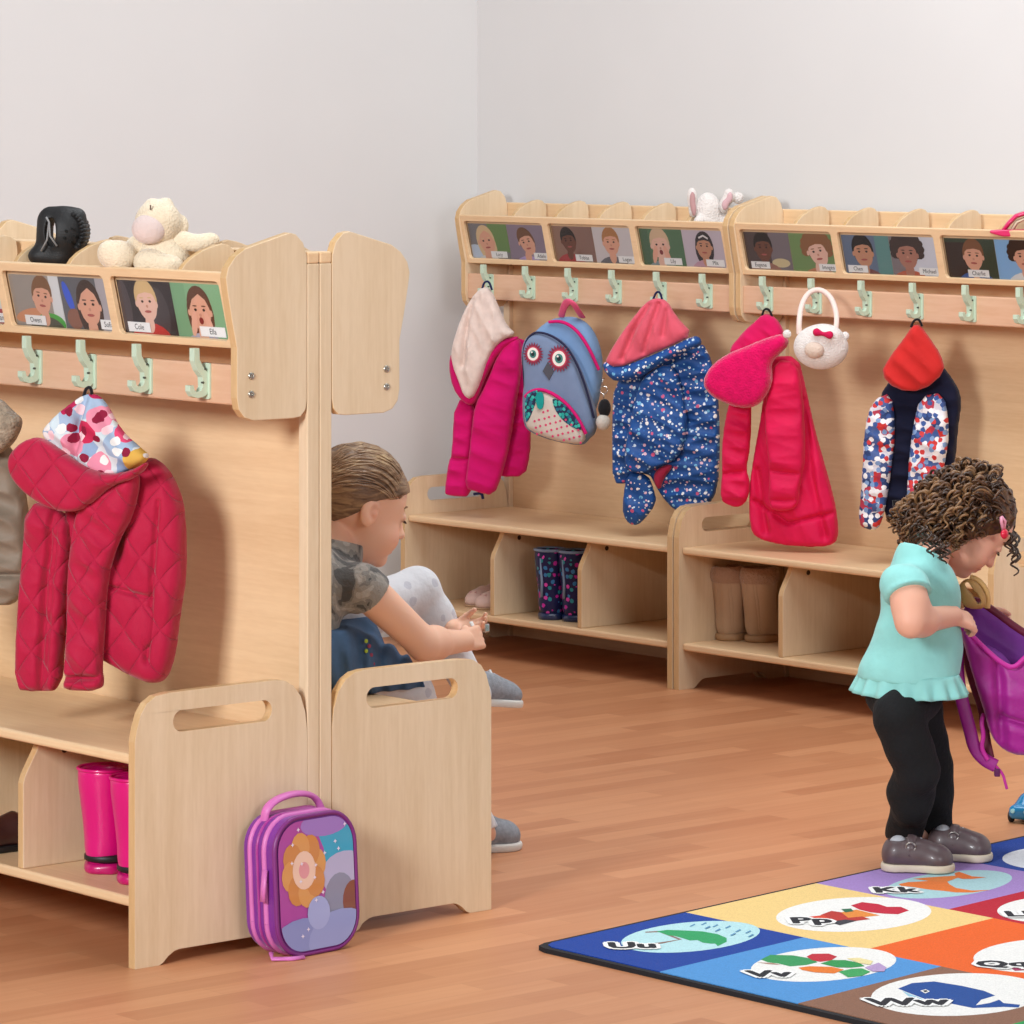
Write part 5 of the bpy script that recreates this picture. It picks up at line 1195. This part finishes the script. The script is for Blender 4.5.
def hair_mat(name, dark, mid, light, axis_scale=(90, 90, 9)):
    def f(nm):
        t = NT(nm); v = t.obj(axis_scale); n = t.noise(v, 1.0, 4, .6, .8); n2 = t.noise(t.obj((14, 14, 14)), 1, 2)
        t.setc(t.ramp(t.math('ADD', t.math('MULTIPLY', n, .7), t.math('MULTIPLY', n2, .3)), [(.32, lin(dark)), (.5, lin(mid)), (.68, lin(light))]))
        t.b.inputs['Roughness'].default_value = .42; t.b.inputs['Specular IOR Level'].default_value = .35; t.bump(n, .5, .004); return t.m
    return mat(name, f)
# ================================================================== girl sitting on the bench
def girl_one():
    XC = -.42
    root = empty('person', 'girl with tied-back brown hair and grey camouflage top, sitting on the bench', 'person', (-.42, .64, .3514))
    O = np.array(root.location); T = ORI(O)
    hd = Head((.27, .963), math.radians(20), 1.0, (.072, -.004, -.012), pX(371, 513, XC+.072))
    J = {}
    J['neck'] = hd.w(0, -.035, -.075); nb = np.array([-.42, float(pX(340, 552, XC)[1])-.01, .605])
    pelvis = np.array([-.42, .625, .435]); chest = np.array([-.42, .672, .555])
    shR = pX(364, 588, XC+.108); shL = np.array([2*XC-shR[0], shR[1]+.01, shR[2]])
    elR = pX(424, 644, XC+.13); wrR = pX(464, 641, XC+.075); 
    elL = pX(428, 615, XC-.17); wrL = pX(452, 630, XC-.02)
    hipR = np.array([-.365, .66, .428]); hipL = np.array([-.475, .66, .428])
    knR = pX(410, 694, -.365); anR = pX(478, 824, -.42); knL = pX(417, 590, -.49); anL = pX(468, 682, -.47)
    hR = pX(481, 836, -.43); tR = pX(522, 845, -.435)
    v = Vol((-.68, .50, .0), (-.16, 1.32, .86), .003)
    def torso(v, g=0., k=.03):
        v.ell(pelvis, (.098+g, .082+g, .08+g), k=k); v.ell((-.42, .648, .50), (.085+g, .068+g, .07+g), k=k+.02); v.ell(chest, (.092+g, .068+g, .075+g), k=k+.01)
        v.cap(shL+np.array([.02, 0, 0]), shR-np.array([.02, 0, 0]), .036+g, .036+g, k)
    torso(v)
    v.cap(nb, J['neck'], .040, .036, .02)
    hd.carve(v)
    for s, e, w in ((shR, elR, wrR), (shL, elL, wrL)):
        v.cap(s, e, .037, .030, .012); v.cap(e, w, .031, .020, .012)
    v.ell(elR+(wrR-elR)*.25, (.030, .030, .030), k=.02)
    hand(v, wrR, (hd.w(0, 0, 0)*0+pX(492, 634, -.36)-wrR), (-.9, .2, -.3), (.1, .1, 1), .088, (.55, .9, .7), .1, (.8, .2, .5))
    hand(v, wrL, pX(474, 629, -.40)-wrL, (.75, -.1, .55), (-.2, .1, 1), .085, (.25, .5, .4), .15, (.75, .4, .3))
    for h, k_, a in ((hipR, knR, anR), (hipL, knL, anL)):
        v.cap(h, k_, .048, .034, .02); v.cap(k_, a, .034, .022, .01)
    v.cap(anR, hR+np.array([0, .02, .0]), .020, .018, .01)
    base = lin('eab79b')[:3]
    vol_mesh('body', v, SK, root, 2, T, lambda V: hd.tint(V, base))
    lashes(hd, O, root, plain('brow_light_brown', '8a6646', .7))
    # hair
    v = Vol(hd.o-.16, hd.o+.16, .0026)
    hd.ell(v, (0, -.013, .027), (.0755, .0915, .0835)); hd.ell(v, (0, .045, .03), (.058, .040, .045), .02)
    G = np.stack(np.meshgrid(*v.ax, indexing='ij'), -1)-hd.o; Ls = G@hd.B/hd.sc; s_, f_, u_ = Ls[..., 0], Ls[..., 1], Ls[..., 2]
    line = np.minimum(.012+.50*f_, .012+1.25*f_); cut = (line-u_)*.8
    v.val = np.maximum(v.val, cut.astype(np.float32)); 
    hd.ell(v, (0, -.095, -.015), (.03, .028, .03), .02); hd.cap(v, (0, -.105, -.02), (0, -.11, -.11), .022, .010, .01)
    hm = hair_mat('brown_hair', '4a3426', '7b5f48', 'a88a66', (26, 26, 120))
    hr = vol_mesh('hair', v, hm, root, 1, T)
    rs = random.Random(4); cs = []
    for i in range(120):
        # combed back from the hairline over the skull to the tie
        q = rs.choice((-1, 1)); a0 = rs.uniform(0, 1.35)
        st = (q*.074*math.sin(a0), .078*math.cos(a0)*.98+.005, .052-.030*(a0/1.35)); pts = []
        en = (q*rs.uniform(0, .02), -.098, -.012+rs.uniform(-.01, .012))
        for j in range(11):
            t_ = j/10; p = np.array(st)*(1-t_)+np.array(en)*t_
            d = p-np.array((0, -.013, .027)); d[2] += .05*math.sin(PI*t_)*(1.25-a0*.62); r_ = 1/np.sqrt(((d/np.array((.0765, .0925, .0845)))**2).sum()); pts.append(hd.w(*(np.array((0, -.013, .027))+d*r_*(1.0+rs.uniform(0, .006))))-O)
        cs.append(pts)
    strands('hair_strands', cs, .0018, hair_mat('light_brown_hair', '6a4c36', '94765a', 'c2a680', (26, 26, 120)), hr)
    tie = MB(); tie.tube([hd.w(.026*math.cos(a), -.104, -.018+.026*math.sin(a))-O for a in np.linspace(0, 2*PI, 18)], .006, 6, 0, False); tie.build('hair_tie', plain('hair_elastic', '6a4a58', .7), hr, True)
    # top
    def camo(nm):
        t = NT(nm); v_ = t.obj((1, 1, 1)); n = t.noise(v_, 22, 2, .5, .8); r_ = t.n('ShaderNodeValToRGB'); r_.color_ramp.interpolation = 'CONSTANT'; t.l(n, r_.inputs[0]); e = r_.color_ramp.elements
        for p, c in ((.0, '4c4a48'), (.42, '77726c'), (.5, '8f8880'), (.6, 'a39c94')):
            q = e[0] if p == 0 else e.new(p); q.position = p; q.color = lin(c)
        e.remove(e[-1]) if e[-1].position >= .99 else None
        t.setc(r_.outputs[0]); t.b.inputs['Roughness'].default_value = .9; t.b.inputs['Sheen Weight'].default_value = .2; t.bump(t.noise(t.obj(), 90, 3), .5, .008); return t.m
    cm = mat('grey_camouflage_jersey', camo)
    v = Vol((-.64, .50, .36), (-.2, .84, .70), .0032); torso(v, .008)
    v.cap(nb-np.array([0, .005, .03]), nb+np.array([0, .004, .012]), .052, .050, .02)
    for s, e in ((shR, elR), (shL, elL)): v.cap(s, s+(e-s)*.10, .043, .044, .014)
    v.half(nb+np.array([0, .01, .016]), (0, .25, 1)); v.half((0, 0, .452), (0, 0, -1))
    for s, e in ((shR, elR), (shL, elL)):
        d = nrm(e-s); p = s+(e-s)*.13
        g = np.stack(np.meshgrid(*v.ax, indexing='ij'), -1)
        dd = (g-p)@d; near = ((g-(p+d*.02))**2).sum(-1) < .065**2
        v.val = np.where(near, np.maximum(v.val, dd.astype(np.float32)), v.val)
    vol_mesh('camouflage_top', v, cm, root, 2, T)
    # denim skirt
    dn = plain('denim', '3c5878', .85, vary=.22, vscale=26, bump=.5, bscale=700)
    v = Vol((-.62, .48, .35), (-.22, 1.0, .53), .0034); v.ell(pelvis+np.array([0, 0, .01]), (.112, .098, .075)); 
    v.cap(hipR, hipR+(knR-hipR)*.85, .072, .062, .03); v.cap(hipL, hipL+(knL-hipL)*.40, .070, .066, .03); v.cap(hipR, hipL, .07, .07, .03); v.cap(hipR+(knR-hipR)*.35, hipL+(knL-hipL)*.45, .055, .045, .03); v.cap(hipR+(knR-hipR)*.8, hipL+(knL-hipL)*.45, .045, .04, .03)
    g0, g1, g2 = np.meshgrid(*v.ax, indexing='ij'); v.val += (.005*np.sin(150*g0+150*g1+20*g2)*np.clip((.47-g2)/.05, 0, 1)+.002*np.sin(90*g1)).astype(np.float32)
    v.half((0, 0, .3525), (0, 0, -1)); v.half((0, 0, .475), (0, 0, 1)); v.half(hipR+(knR-hipR)*.95, (0, 1, .15))
    sk = vol_mesh('denim_skirt', v, dn, root, 2, T)
    # embroidered trim on the skirt
    em = MB()
    for i, (x, y) in enumerate([(366, 641), (369, 646), (366, 651), (371, 655), (368, 660), (373, 664), (371, 669)]):
        p = pX(x, y, hipR[0]+.068)-O
        em.lathe([(.004, 0), (.0035, .002), (.0005, .003)], 8, i % 2, Matrix.Translation(p) @ Matrix.Rotation(PI/2, 4, 'Y'))
    em.build('embroidery', [plain('lime_thread', '9fb438', .7), plain('red_thread', '8a3450', .7)], sk)
    # leggings
    def hearts(nm):
        t = NT(nm); v_ = t.obj((1, 1, 1)); vo = t.n('ShaderNodeTexVoronoi', i_Scale=30.); vo.inputs['Randomness'].default_value = .7; t.l(v_, vo.inputs['Vector'])
        d = t.math('ADD', vo.outputs['Distance'], t.math('MULTIPLY', t.math('SUBTRACT', t.noise(v_, 55, 1), .5), .3))
        t.setc(t.mix(t.math('LESS_THAN', d, .30), lin('d0d0d4'), lin('bcbcc4'))); t.b.inputs['Roughness'].default_value = .85; t.b.inputs['Sheen Weight'].default_value = .2; t.bump(t.noise(v_, 40, 3), .3, .01); return t.m
    v = Vol((-.60, .60, .05), (-.27, 1.22, .62), .0032)
    for h, k_, a in ((hipR, knR, anR), (hipL, knL, anL)):
        v.cap(h, k_, .062, .043, .03); v.cap(k_, a+(a-k_)*.14, .042, .032, .015); v.ell(k_+(a-k_)*.3, (.041, .041, .041), k=.02)
    vol_mesh('grey_leggings', v, mat('grey_heart_jersey', hearts), root, 2, T)
    gm = plain('grey_canvas', '8f9299', .9, vary=.15, vscale=120, bump=.5, bscale=600); wsole = plain('white_rubber', 'd9d6d0', .6); lc = plain('white_laces', 'd6d4d2', .8)
    LT = lambda p: np.array(p)-O
    d = nrm((pZ(521, 848, .0)-pZ(497, 850, .0))*np.array([1, 1, 0])); tip = pZ(520, 848, 0); L = .155; hl = tip-d*L
    worn_shoe(root, 'canvas_trainer', LT(hl), LT(tip), (0, 0, 1), L, .062, .064, gm, wsole, .016, lc)
    tip = pX(519, 707, -.485); d = nrm((.05, .95, -.12)); hl = tip-d*.155
    worn_shoe(root, 'canvas_trainer', LT(hl), LT(tip), (0, .12, 1), .155, .060, .050, gm, wsole, .015, lc)
    # thing in her hands
    a, b, c = pX(471, 624, -.40), pX(476, 634, -.385), pX(485, 630, -.375)
    r2 = empty('white_strap', 'short white strap with silver clasp in the seated girl\'s hands', 'strap', tuple(b))
    MB().tube([a+np.array([0, 0, .004])-b, (a+b)/2-b+np.array([0, 0, .003]), b-b, (b+c)/2-b], .0045, 8, 0, True, .5).build('strap', plain('white_webbing', 'dedbd6', .7), r2, True)
    bevel(MB().box(c-b+np.array([-.007, -.006, -.004]), c-b+np.array([.007, .006, .012])).build('clasp', plain('silver_clasp', 'c9c9c6', .25, .9), r2), .002)
girl_one()
# ================================================================== curly haired girl
def girl_two():
    XC = .22; GZ = .0112
    root = empty('person', 'curly haired girl in turquoise top and black jeans looking into a purple backpack', 'person', tuple(pZ(915, 866, GZ)))
    O = np.array(root.location); T = ORI(O)
    hd = Head((.50, .866), math.radians(50), .86, (0, .1065, -.030), pX(992, 567, XC))
    nb = pX(927, 560, XC); neck = hd.w(0, -.04, -.06)
    chest = pX(921, 592, XC); belly = pX(918, 645, XC); hips = pX(904, 698, XC)
    shR = pX(909, 587, XC+.078); shL = pX(930, 580, XC-.078)
    elR = pX(911, 622, XC+.105); wrR = pX(953, 616, XC+.07); elL = pX(945, 628, XC-.1); wrL = pX(985, 612, XC-.03)
    hipR = pX(899, 716, XC+.040); hipL = pX(917, 714, XC-.040)
    anR0 = pZ(899, 858, GZ); anL0 = pZ(934, 852, GZ)
    anR = anR0+np.array([0, .015, .045]); anL = anL0+np.array([0, .0, .045])
    knR = pX(917, 770, XC+.045); knL = pX(930, 765, XC-.045)
    v = Vol((-.02, 1.36, 0), (.46, 1.98, .80), .003)
    def torso(v, g=0., k=.03):
        v.ell(chest, (.072+g, .058+g, .066+g), k=k); v.ell(belly, (.073+g, .064+g, .075+g), k=k+.02); v.ell(hips, (.072+g, .058+g, .055+g), k=k+.01)
        v.cap(shL+np.array([.02, 0, 0]), shR-np.array([.02, 0, 0]), .032+g, .032+g, k)
    torso(v); v.cap(nb-np.array([0, .0, .02]), neck, .034, .034, .02); hd.carve(v)
    for s, e, w in ((shR, elR, wrR), (shL, elL, wrL)):
        v.cap(s, e, .031, .027, .012); v.cap(e, w, .028, .019, .012)
    v.ell(elR+(wrR-elR)*.25, (.028, .028, .028), k=.02); v.ell(shR+(elR-shR)*.5, (.033, .033, .033), k=.02)
    hand(v, wrR, pX(972, 622, XC+.075)-wrR, (-.5, .35, -.65), (-.6, .1, .7), .082, (.35, .9, .8), .1, (.75, .45, .2))
    hand(v, wrL, pX(1003, 618, XC-.03)-wrL, (.5, .3, -.7), (.6, .1, .6), .07, (.35, .9, .8), .1, (.75, .4, .2))
    for h, k_, a in ((hipR, knR, anR), (hipL, knL, anL)):
        v.cap(h, k_, .040, .032, .02); v.cap(k_, a, .030, .022, .01)
        v.cap(a, a+np.array([0, .05, -.02]), .024, .02, .01)
    base = lin('e6ad94')[:3]
    vol_mesh('body', v, SK, root, 2, T, lambda V: hd.tint(V, base))
    lashes(hd, O, root, plain('brow_dark_brown', '523622', .7))
    # hair: base volume and curls
    v = Vol(hd.o-.19, hd.o+.19, .003)
    hd.ell(v, (0, -.016, .03), (.080, .092, .082)); hd.ell(v, (0, -.055, -.03), (.082, .062, .075), .03); hd.ell(v, (0, -.078, -.082), (.070, .045, .055), .03)
    for q in (-1, 1): hd.ell(v, (q*.066, -.012, -.02), (.022, .030, .045), .02)
    LIM = lambda u: .006+np.clip((u+.035)/.075, 0, 1)*.058+.9*np.maximum(u-.055, 0)
    G = np.stack(np.meshgrid(*v.ax, indexing='ij'), -1)-hd.o; Ls = G@hd.B/hd.sc; f_, u_, s_ = Ls[..., 1], Ls[..., 2], Ls[..., 0]
    cut = np.maximum(f_-LIM(u_), -(u_+.115+.25*np.minimum(f_, 0)))
    v.val = np.maximum(v.val, (cut*.8).astype(np.float32))
    g0, g1, g2 = Ls[..., 0], Ls[..., 1], Ls[..., 2]; v.val += (.004*np.sin(150*g0)*np.sin(150*g1+1)*np.sin(150*g2)).astype(np.float32)
    hm = hair_mat('dark_curly_hair', '2c1a10', '553722', '7d5a3c', (60, 60, 60))
    hr = vol_mesh('hair', v, hm, root, 1, T)
    rs = random.Random(11); groups = {0: [], 1: [], 2: []}; nape = []
    def curl(p0, d0, length, R_, turns, droop=1.2, out=.012):
        pts = []; p = np.array(p0); d = nrm(d0); n = int(turns*9)+2; a0 = rs.uniform(0, 7); rr = R_
        for j in range(n):
            t_ = j/(n-1); dd = nrm(d*(1-t_*.8)+np.array([0, 0, -1])*droop*t_+.0)
            p = p+dd*length/n; x = nrm(np.cross(dd, (.3, .4, .86))); y = np.cross(dd, x)
            e_ = rr*min(1, t_*4+.15); pts.append(p+(x*math.cos(a0+2*PI*turns*t_)+y*math.sin(a0+2*PI*turns*t_))*e_-O)
        return pts
    GV = np.argwhere(np.abs(v.val) < .0028); PV = v.lo+GV*v.h; rsn = np.random.RandomState(5); PV = PV[rsn.permutation(len(PV))]
    LL = hd.loc(PV); k_ = 0; made = 0
    while made < 620 and k_ < len(PV):
        p, l = PV[k_], LL[k_]; k_ += 1
        n_ = nrm(l-np.array((0, -.03, .0))); wn = hd.B@n_
        if l[1] > LIM(l[2])-.012: continue
        front = l[1] > -.015
        if l[2] < -.14: continue
        tang = nrm(hd.B@np.array((n_[0]*.5, -.8, -.45))); made += 1
        crown = l[2] > .045 and l[1] > -.03
        if crown: groups[made % 3].append(curl(p+wn*.001, tang*.95+wn*.05, rs.uniform(.045, .075), .0035, rs.uniform(1.0, 1.8), .1))
        else: groups[made % 3].append(curl(p, wn*.55+tang*.6, rs.uniform(.03, .055)*(.6 if front else 1), rs.uniform(.005, .0085), rs.uniform(1.3, 2.4)*(.7 if front else 1), .9 if front else 1.5))
    for x, y, ln in ((936, 536, .04), (942, 542, .04), (932, 530, .045), (925, 524, .045), (929, 530, .05), (939, 538, .035), (920, 522, .04), (946, 540, .035)):
        nape.append(curl(pX(x, y, XC+.062), (.1, .05, -1), ln, .0062, 2.3, 1.4))
    strands('nape_curls', nape, .0027, plain('hair_curl_dark', '3c2616', .38, vary=.25, vscale=60), hr, 6)
    fr_ = [curl(pX(1006+2*i, 522+3*(i % 2), XC+.03-.01*i), (.0, .25, -1), .055+.006*i, .0065, 2.2, 1.6) for i in range(5)]+[curl(pX(1012, 530, XC+.0), (.0, .2, -1), .088, .0075, 3.2, 1.6)]
    for k, (c3, nm) in enumerate((('382214', 'curls'), ('5d3d26', 'curls'), ('84603f', 'curls'))):
        strands(nm, groups[k], .0027, plain('hair_curl_'+c3, c3, .38, vary=.25, vscale=60), hr, 6)
    strands('forelock', fr_, .0027, plain('hair_curl_dark', '3c2616', .38, vary=.25, vscale=60), hr, 6)
    # hair clip
    cp_ = MB(); a, b = pX(1001.5, 517, XC+.082)-O, pX(1003.5, 531, XC+.080)-O
    cp_.tube([a, a*.7+b*.3+np.array([.002, -.004, 0]), b], .0035, 6); cp_.tube([a, a*.7+b*.3+np.array([.002, .006, 0]), b], .0035, 6); cp_.build('hair_clip', plain('pink_clip', 'e79ab0', .35), hr, True)
    MB().lathe([(.0005, -.004), (.008, -.002), (.010, .002), (.006, .006), (.0005, .007)], 12, 0, Matrix.Translation(pX(1004, 534, XC+.084)-O) @ Matrix.Rotation(PI/2, 4, 'Y')).build('clip_bead', plain('red_bead', 'd8203f', .3), hr, True)
    # top
    tq = plain('turquoise_jersey', '8fd0cb', .85, sheen=.2, vary=.06, vscale=18, bump=.35, bscale=60)
    v = Vol((.02, 1.38, .28), (.42, 1.88, .70), .0032); torso(v, .008)
    v.cap(nb-np.array([0, .008, .03]), nb+np.array([0, -.012, .004]), .046, .050, .02)
    lo = pX(909, 678, XC); v.cap(belly, lo, .074, .078, .03); v.cap(lo+np.array([.022, 0, 0]), lo-np.array([.022, 0, 0]), .078, .078, .02)
    v.half(nb+np.array([0, 0, .003]), (0, .55, .83)); zc_ = lo[2]+.006; v.half((0, lo[1], zc_), (0, .08, -1))
    for s, e in ((shR, elR), (shL, elL)):
        v.cap(s, s+(e-s)*.16, .040, .044, .01)
    g0, g1, g2 = np.meshgrid(*v.ax, indexing='ij'); v.val += (.002*np.sin(60*g1+25*g2)*np.sin(40*g2+15*g0)).astype(np.float32)
    for s, e in ((shR, elR), (shL, elL)):
        d = nrm(nrm(e-s)+np.array([.25 if s is shR else -.25, 0, 0])); p = s+(e-s)*.22; g = np.stack((g0, g1, g2), -1)
        dd = (g-p)@d; near = ((g-(p+d*.03))**2).sum(-1) < .058**2; v.val = np.where(near, np.maximum(v.val, dd.astype(np.float32)), v.val)
    tp = vol_mesh('turquoise_top', v, tq, root, 2, T)
    # frills: wavy band round the hem and at the cap sleeve
    def frill(name, c, ax_, ay_, z0, z1, r0x, r0y, r1x, r1y, waves, amp, m, par, tilt=0.):
        n = 160; vv = []; ff = []; R_ = 7
        for i in range(R_):
            t_ = i/(R_-1)
            for j in range(n):
                a = 2*PI*j/n; w_ = amp*t_*math.sin(waves*a+.6*math.sin(3*a)); rx = r0x+(r1x-r0x)*t_+w_; ry = r0y+(r1y-r0y)*t_+w_
                vv.append(np.array([c[0]+rx*math.cos(a), c[1]+ry*math.sin(a)+tilt*t_, z0+(z1-z0)*t_+.25*amp*math.sin(waves*a)*t_])-O)
        for i in range(R_-1):
            for j in range(n): ff.append((i*n+j, i*n+(j+1) % n, (i+1)*n+(j+1) % n, (i+1)*n+j))
        o = mesh_obj(name, vv, ff, m, par, True); sm = o.modifiers.new('thickness', 'SOLIDIFY'); sm.thickness = .0022; sm.offset = 0; return o
    frill('hem_frill', lo, 0, 0, zc_+.006, zc_-.034, .101, .079, .116, .095, 17, .006, tq, tp)
    s = shR; d = nrm(elR-s)
    # jeans
    jn = plain('black_denim', '07080c', .9, vary=.3, vscale=20, bump=.5, bscale=120)
    v = Vol((.06, 1.38, .0), (.38, 1.80, .42), .0032)
    for h, k_, a in ((hipR, knR, anR), (hipL, knL, anL)):
        v.cap(h, k_, .050, .042, .03); v.cap(k_, a+(a-k_)*.04, .040, .035, .012); v.ell(k_+(a-k_)*.35+np.array([0, -.006, 0]), (.040, .043, .06), k=.02)
    v.ell(hips, (.078, .064, .05), k=.02)
    g0, g1, g2 = np.meshgrid(*v.ax, indexing='ij'); v.val += (.0022*np.sin(95*g2+30*g1)*np.sin(45*g1+30*g0)).astype(np.float32)
    for a in (anR, anL): pass
    v.half((0, 0, GZ+.034), (0, 0, -1)); v.half((0, 0, zc_+.012), (0, 0, 1)); vol_mesh('black_jeans', v, jn, root, 2, T)
    # shoes
    sm_ = plain('pewter_leather', '5a4a4c', .42, spec=.5, vary=.12, vscale=60, coat=.15); so = plain('cream_rubber', 'd2c4ae', .6); sk_ = plain('pale_grey_sock', 'b9bac0', .9)
    LT = lambda p: np.array(p)-O
    for (hx, hy), (tx, ty) in (((878, 869), (949, 871)), ((925, 858), (986, 860))):
        h_, t_ = pZ(hx, hy, GZ), pZ(tx, ty, GZ); L = float(np.linalg.norm(t_-h_)); u = (t_-h_)/L
        worn_shoe(root, 'buckle_shoe', LT(h_+u*.012), LT(t_), (0, 0, 1), L*.97, .064, .046, sm_, so, .014, None, sm_, sk_)
girl_two()
# ================================================================== purple backpack and sandal
def purple_bag():
    o = pX(1010, 690, .27); fr = Frame(o, .78)
    r = empty('purple_backpack', 'open purple-magenta backpack held by the curly haired girl', 'backpack', mw=fr.M)
    pm = plain('magenta_nylon_bag', 'a5188a', .5, sheen=.3, vary=.12, vscale=12, bump=.35, bscale=70); dk = plain('dark_red_trim', '6a1030', .6); pl = plain('violet_lining', '7c2a98', .6, vary=.15, vscale=12, bump=.3, bscale=50); pk_ = plain('magenta_edge', 'c8269a', .5)
    puff_part(fr, 'back_panel', [(962, 602), (976, 600), (992, 610), (1024, 634), (1060, 650), (1074, 690), (1070, 745), (1040, 752), (1000, 742), (980, 690), (968, 640)], pl, r, -.055, .02, .02, .03, fold=folds(3, .3, 30, 1.))
    puff_part(fr, 'front_panel', [(959, 628), (966, 626), (985, 646), (1003, 662), (1014, 668), (1026, 656), (1060, 648), (1080, 680), (1078, 740), (1050, 756), (1020, 756), (1002, 750), (990, 735), (984, 712), (977, 690), (968, 660)], pm, r, .035, .034, .03, .03, fold=folds(7, .22, 30, 1.2), creases=[([(998, 664), (1000, 710), (1002, 748)], .5, .01), ([(1000, 715), (1024, 722), (1050, 728)], .4, .006)])
    puff_part(fr, 'side_gusset', [(975, 640), (1000, 650), (1015, 668), (1010, 735), (995, 735), (985, 700)], pl, r, -.01, .03, .03, .02)
    tube_part(fr, 'front_rim', p3(fr, [(960, 628, .04), (968, 632, .05), (984, 648, .06), (1001, 663, .062), (1014, 669, .062), (1026, 656, .06), (1044, 648, .05), (1062, 648, .02)]), .005, pk_, r, 8)
    tube_part(fr, 'back_rim', p3(fr, [(963, 603, -.05), (977, 600, -.05), (992, 610, -.05), (1024, 634, -.05), (1058, 650, -.05)]), .008, dk, r, 8)
    tube_part(fr, 'shoulder_strap', p3(fr, [(956, 626, .0), (957, 650, -.01), (958, 680, .01), (963, 705, .02), (970, 730, .025), (974, 748, .03), (984, 760, .035), (996, 766, .035)]), .013, pm, r, 10, .3)
    tube_part(fr, 'shoulder_strap', p3(fr, [(963, 628, -.02), (966, 650, -.03), (972, 680, -.02), (984, 712, .0), (985, 735, .01), (990, 758, .02)]), .009, dk, r, 10, .35)
    tube_part(fr, 'strap_tail', p3(fr, [(996, 766, .035), (1003, 774, .035), (1005, 782, .036), (1007, 789, .036)]), .003, pk_, r, 6)
    tube_part(fr, 'strap_loop', p3(fr, [(984, 714, .03), (981, 722, .04), (984, 735, .042), (981, 748, .04), (988, 760, .04)]), .0045, pk_, r, 8, .5)
    bevel(MB().box((*fr.px(994, 776, .03), .026), (*fr.px(1000, 768, .03), .04)).build('strap_buckle', plain('plum_buckle', '5c1450', .4), r), .002)
    o2 = pX(971, 592, .24); f2 = Frame(o2, .8)
    r2 = empty('tan_sandal', 'tan sandal with two cut-out slots sticking out of the purple backpack', 'sandal', mw=f2.M)
    tn = plain('tan_leather', 'b48a50', .55, vary=.08); 
    def slots(v):
        for a, b in (((967, 584), (971.5, 591)), ((974.5, 593.5), (978.5, 601))):
            A, B = f2.px(*a, 0), f2.px(*b, 0)
            for z in np.linspace(-.04, .04, 21): v.cap((*A, z), (*B, z), .0045, .0045, 0, 's')
    puff_part(f2, 'upper', [(957, 589), (961, 582), (966, 578.5), (973, 579), (980, 585), (985, 593), (987, 601), (985, 608), (975, 610), (962, 606)], tn, r2, 0, .014, .012, .014, h=.0022, extra=slots)
    tube_part(f2, 'edge_trim', p3(f2, [(970, 577.5, -.012), (978, 580, -.012), (985, 588, -.012), (988, 598, -.012), (987, 608, -.012)]), .006, plain('pale_tan_leather', 'd0a564', .5), r2, 8)
purple_bag()
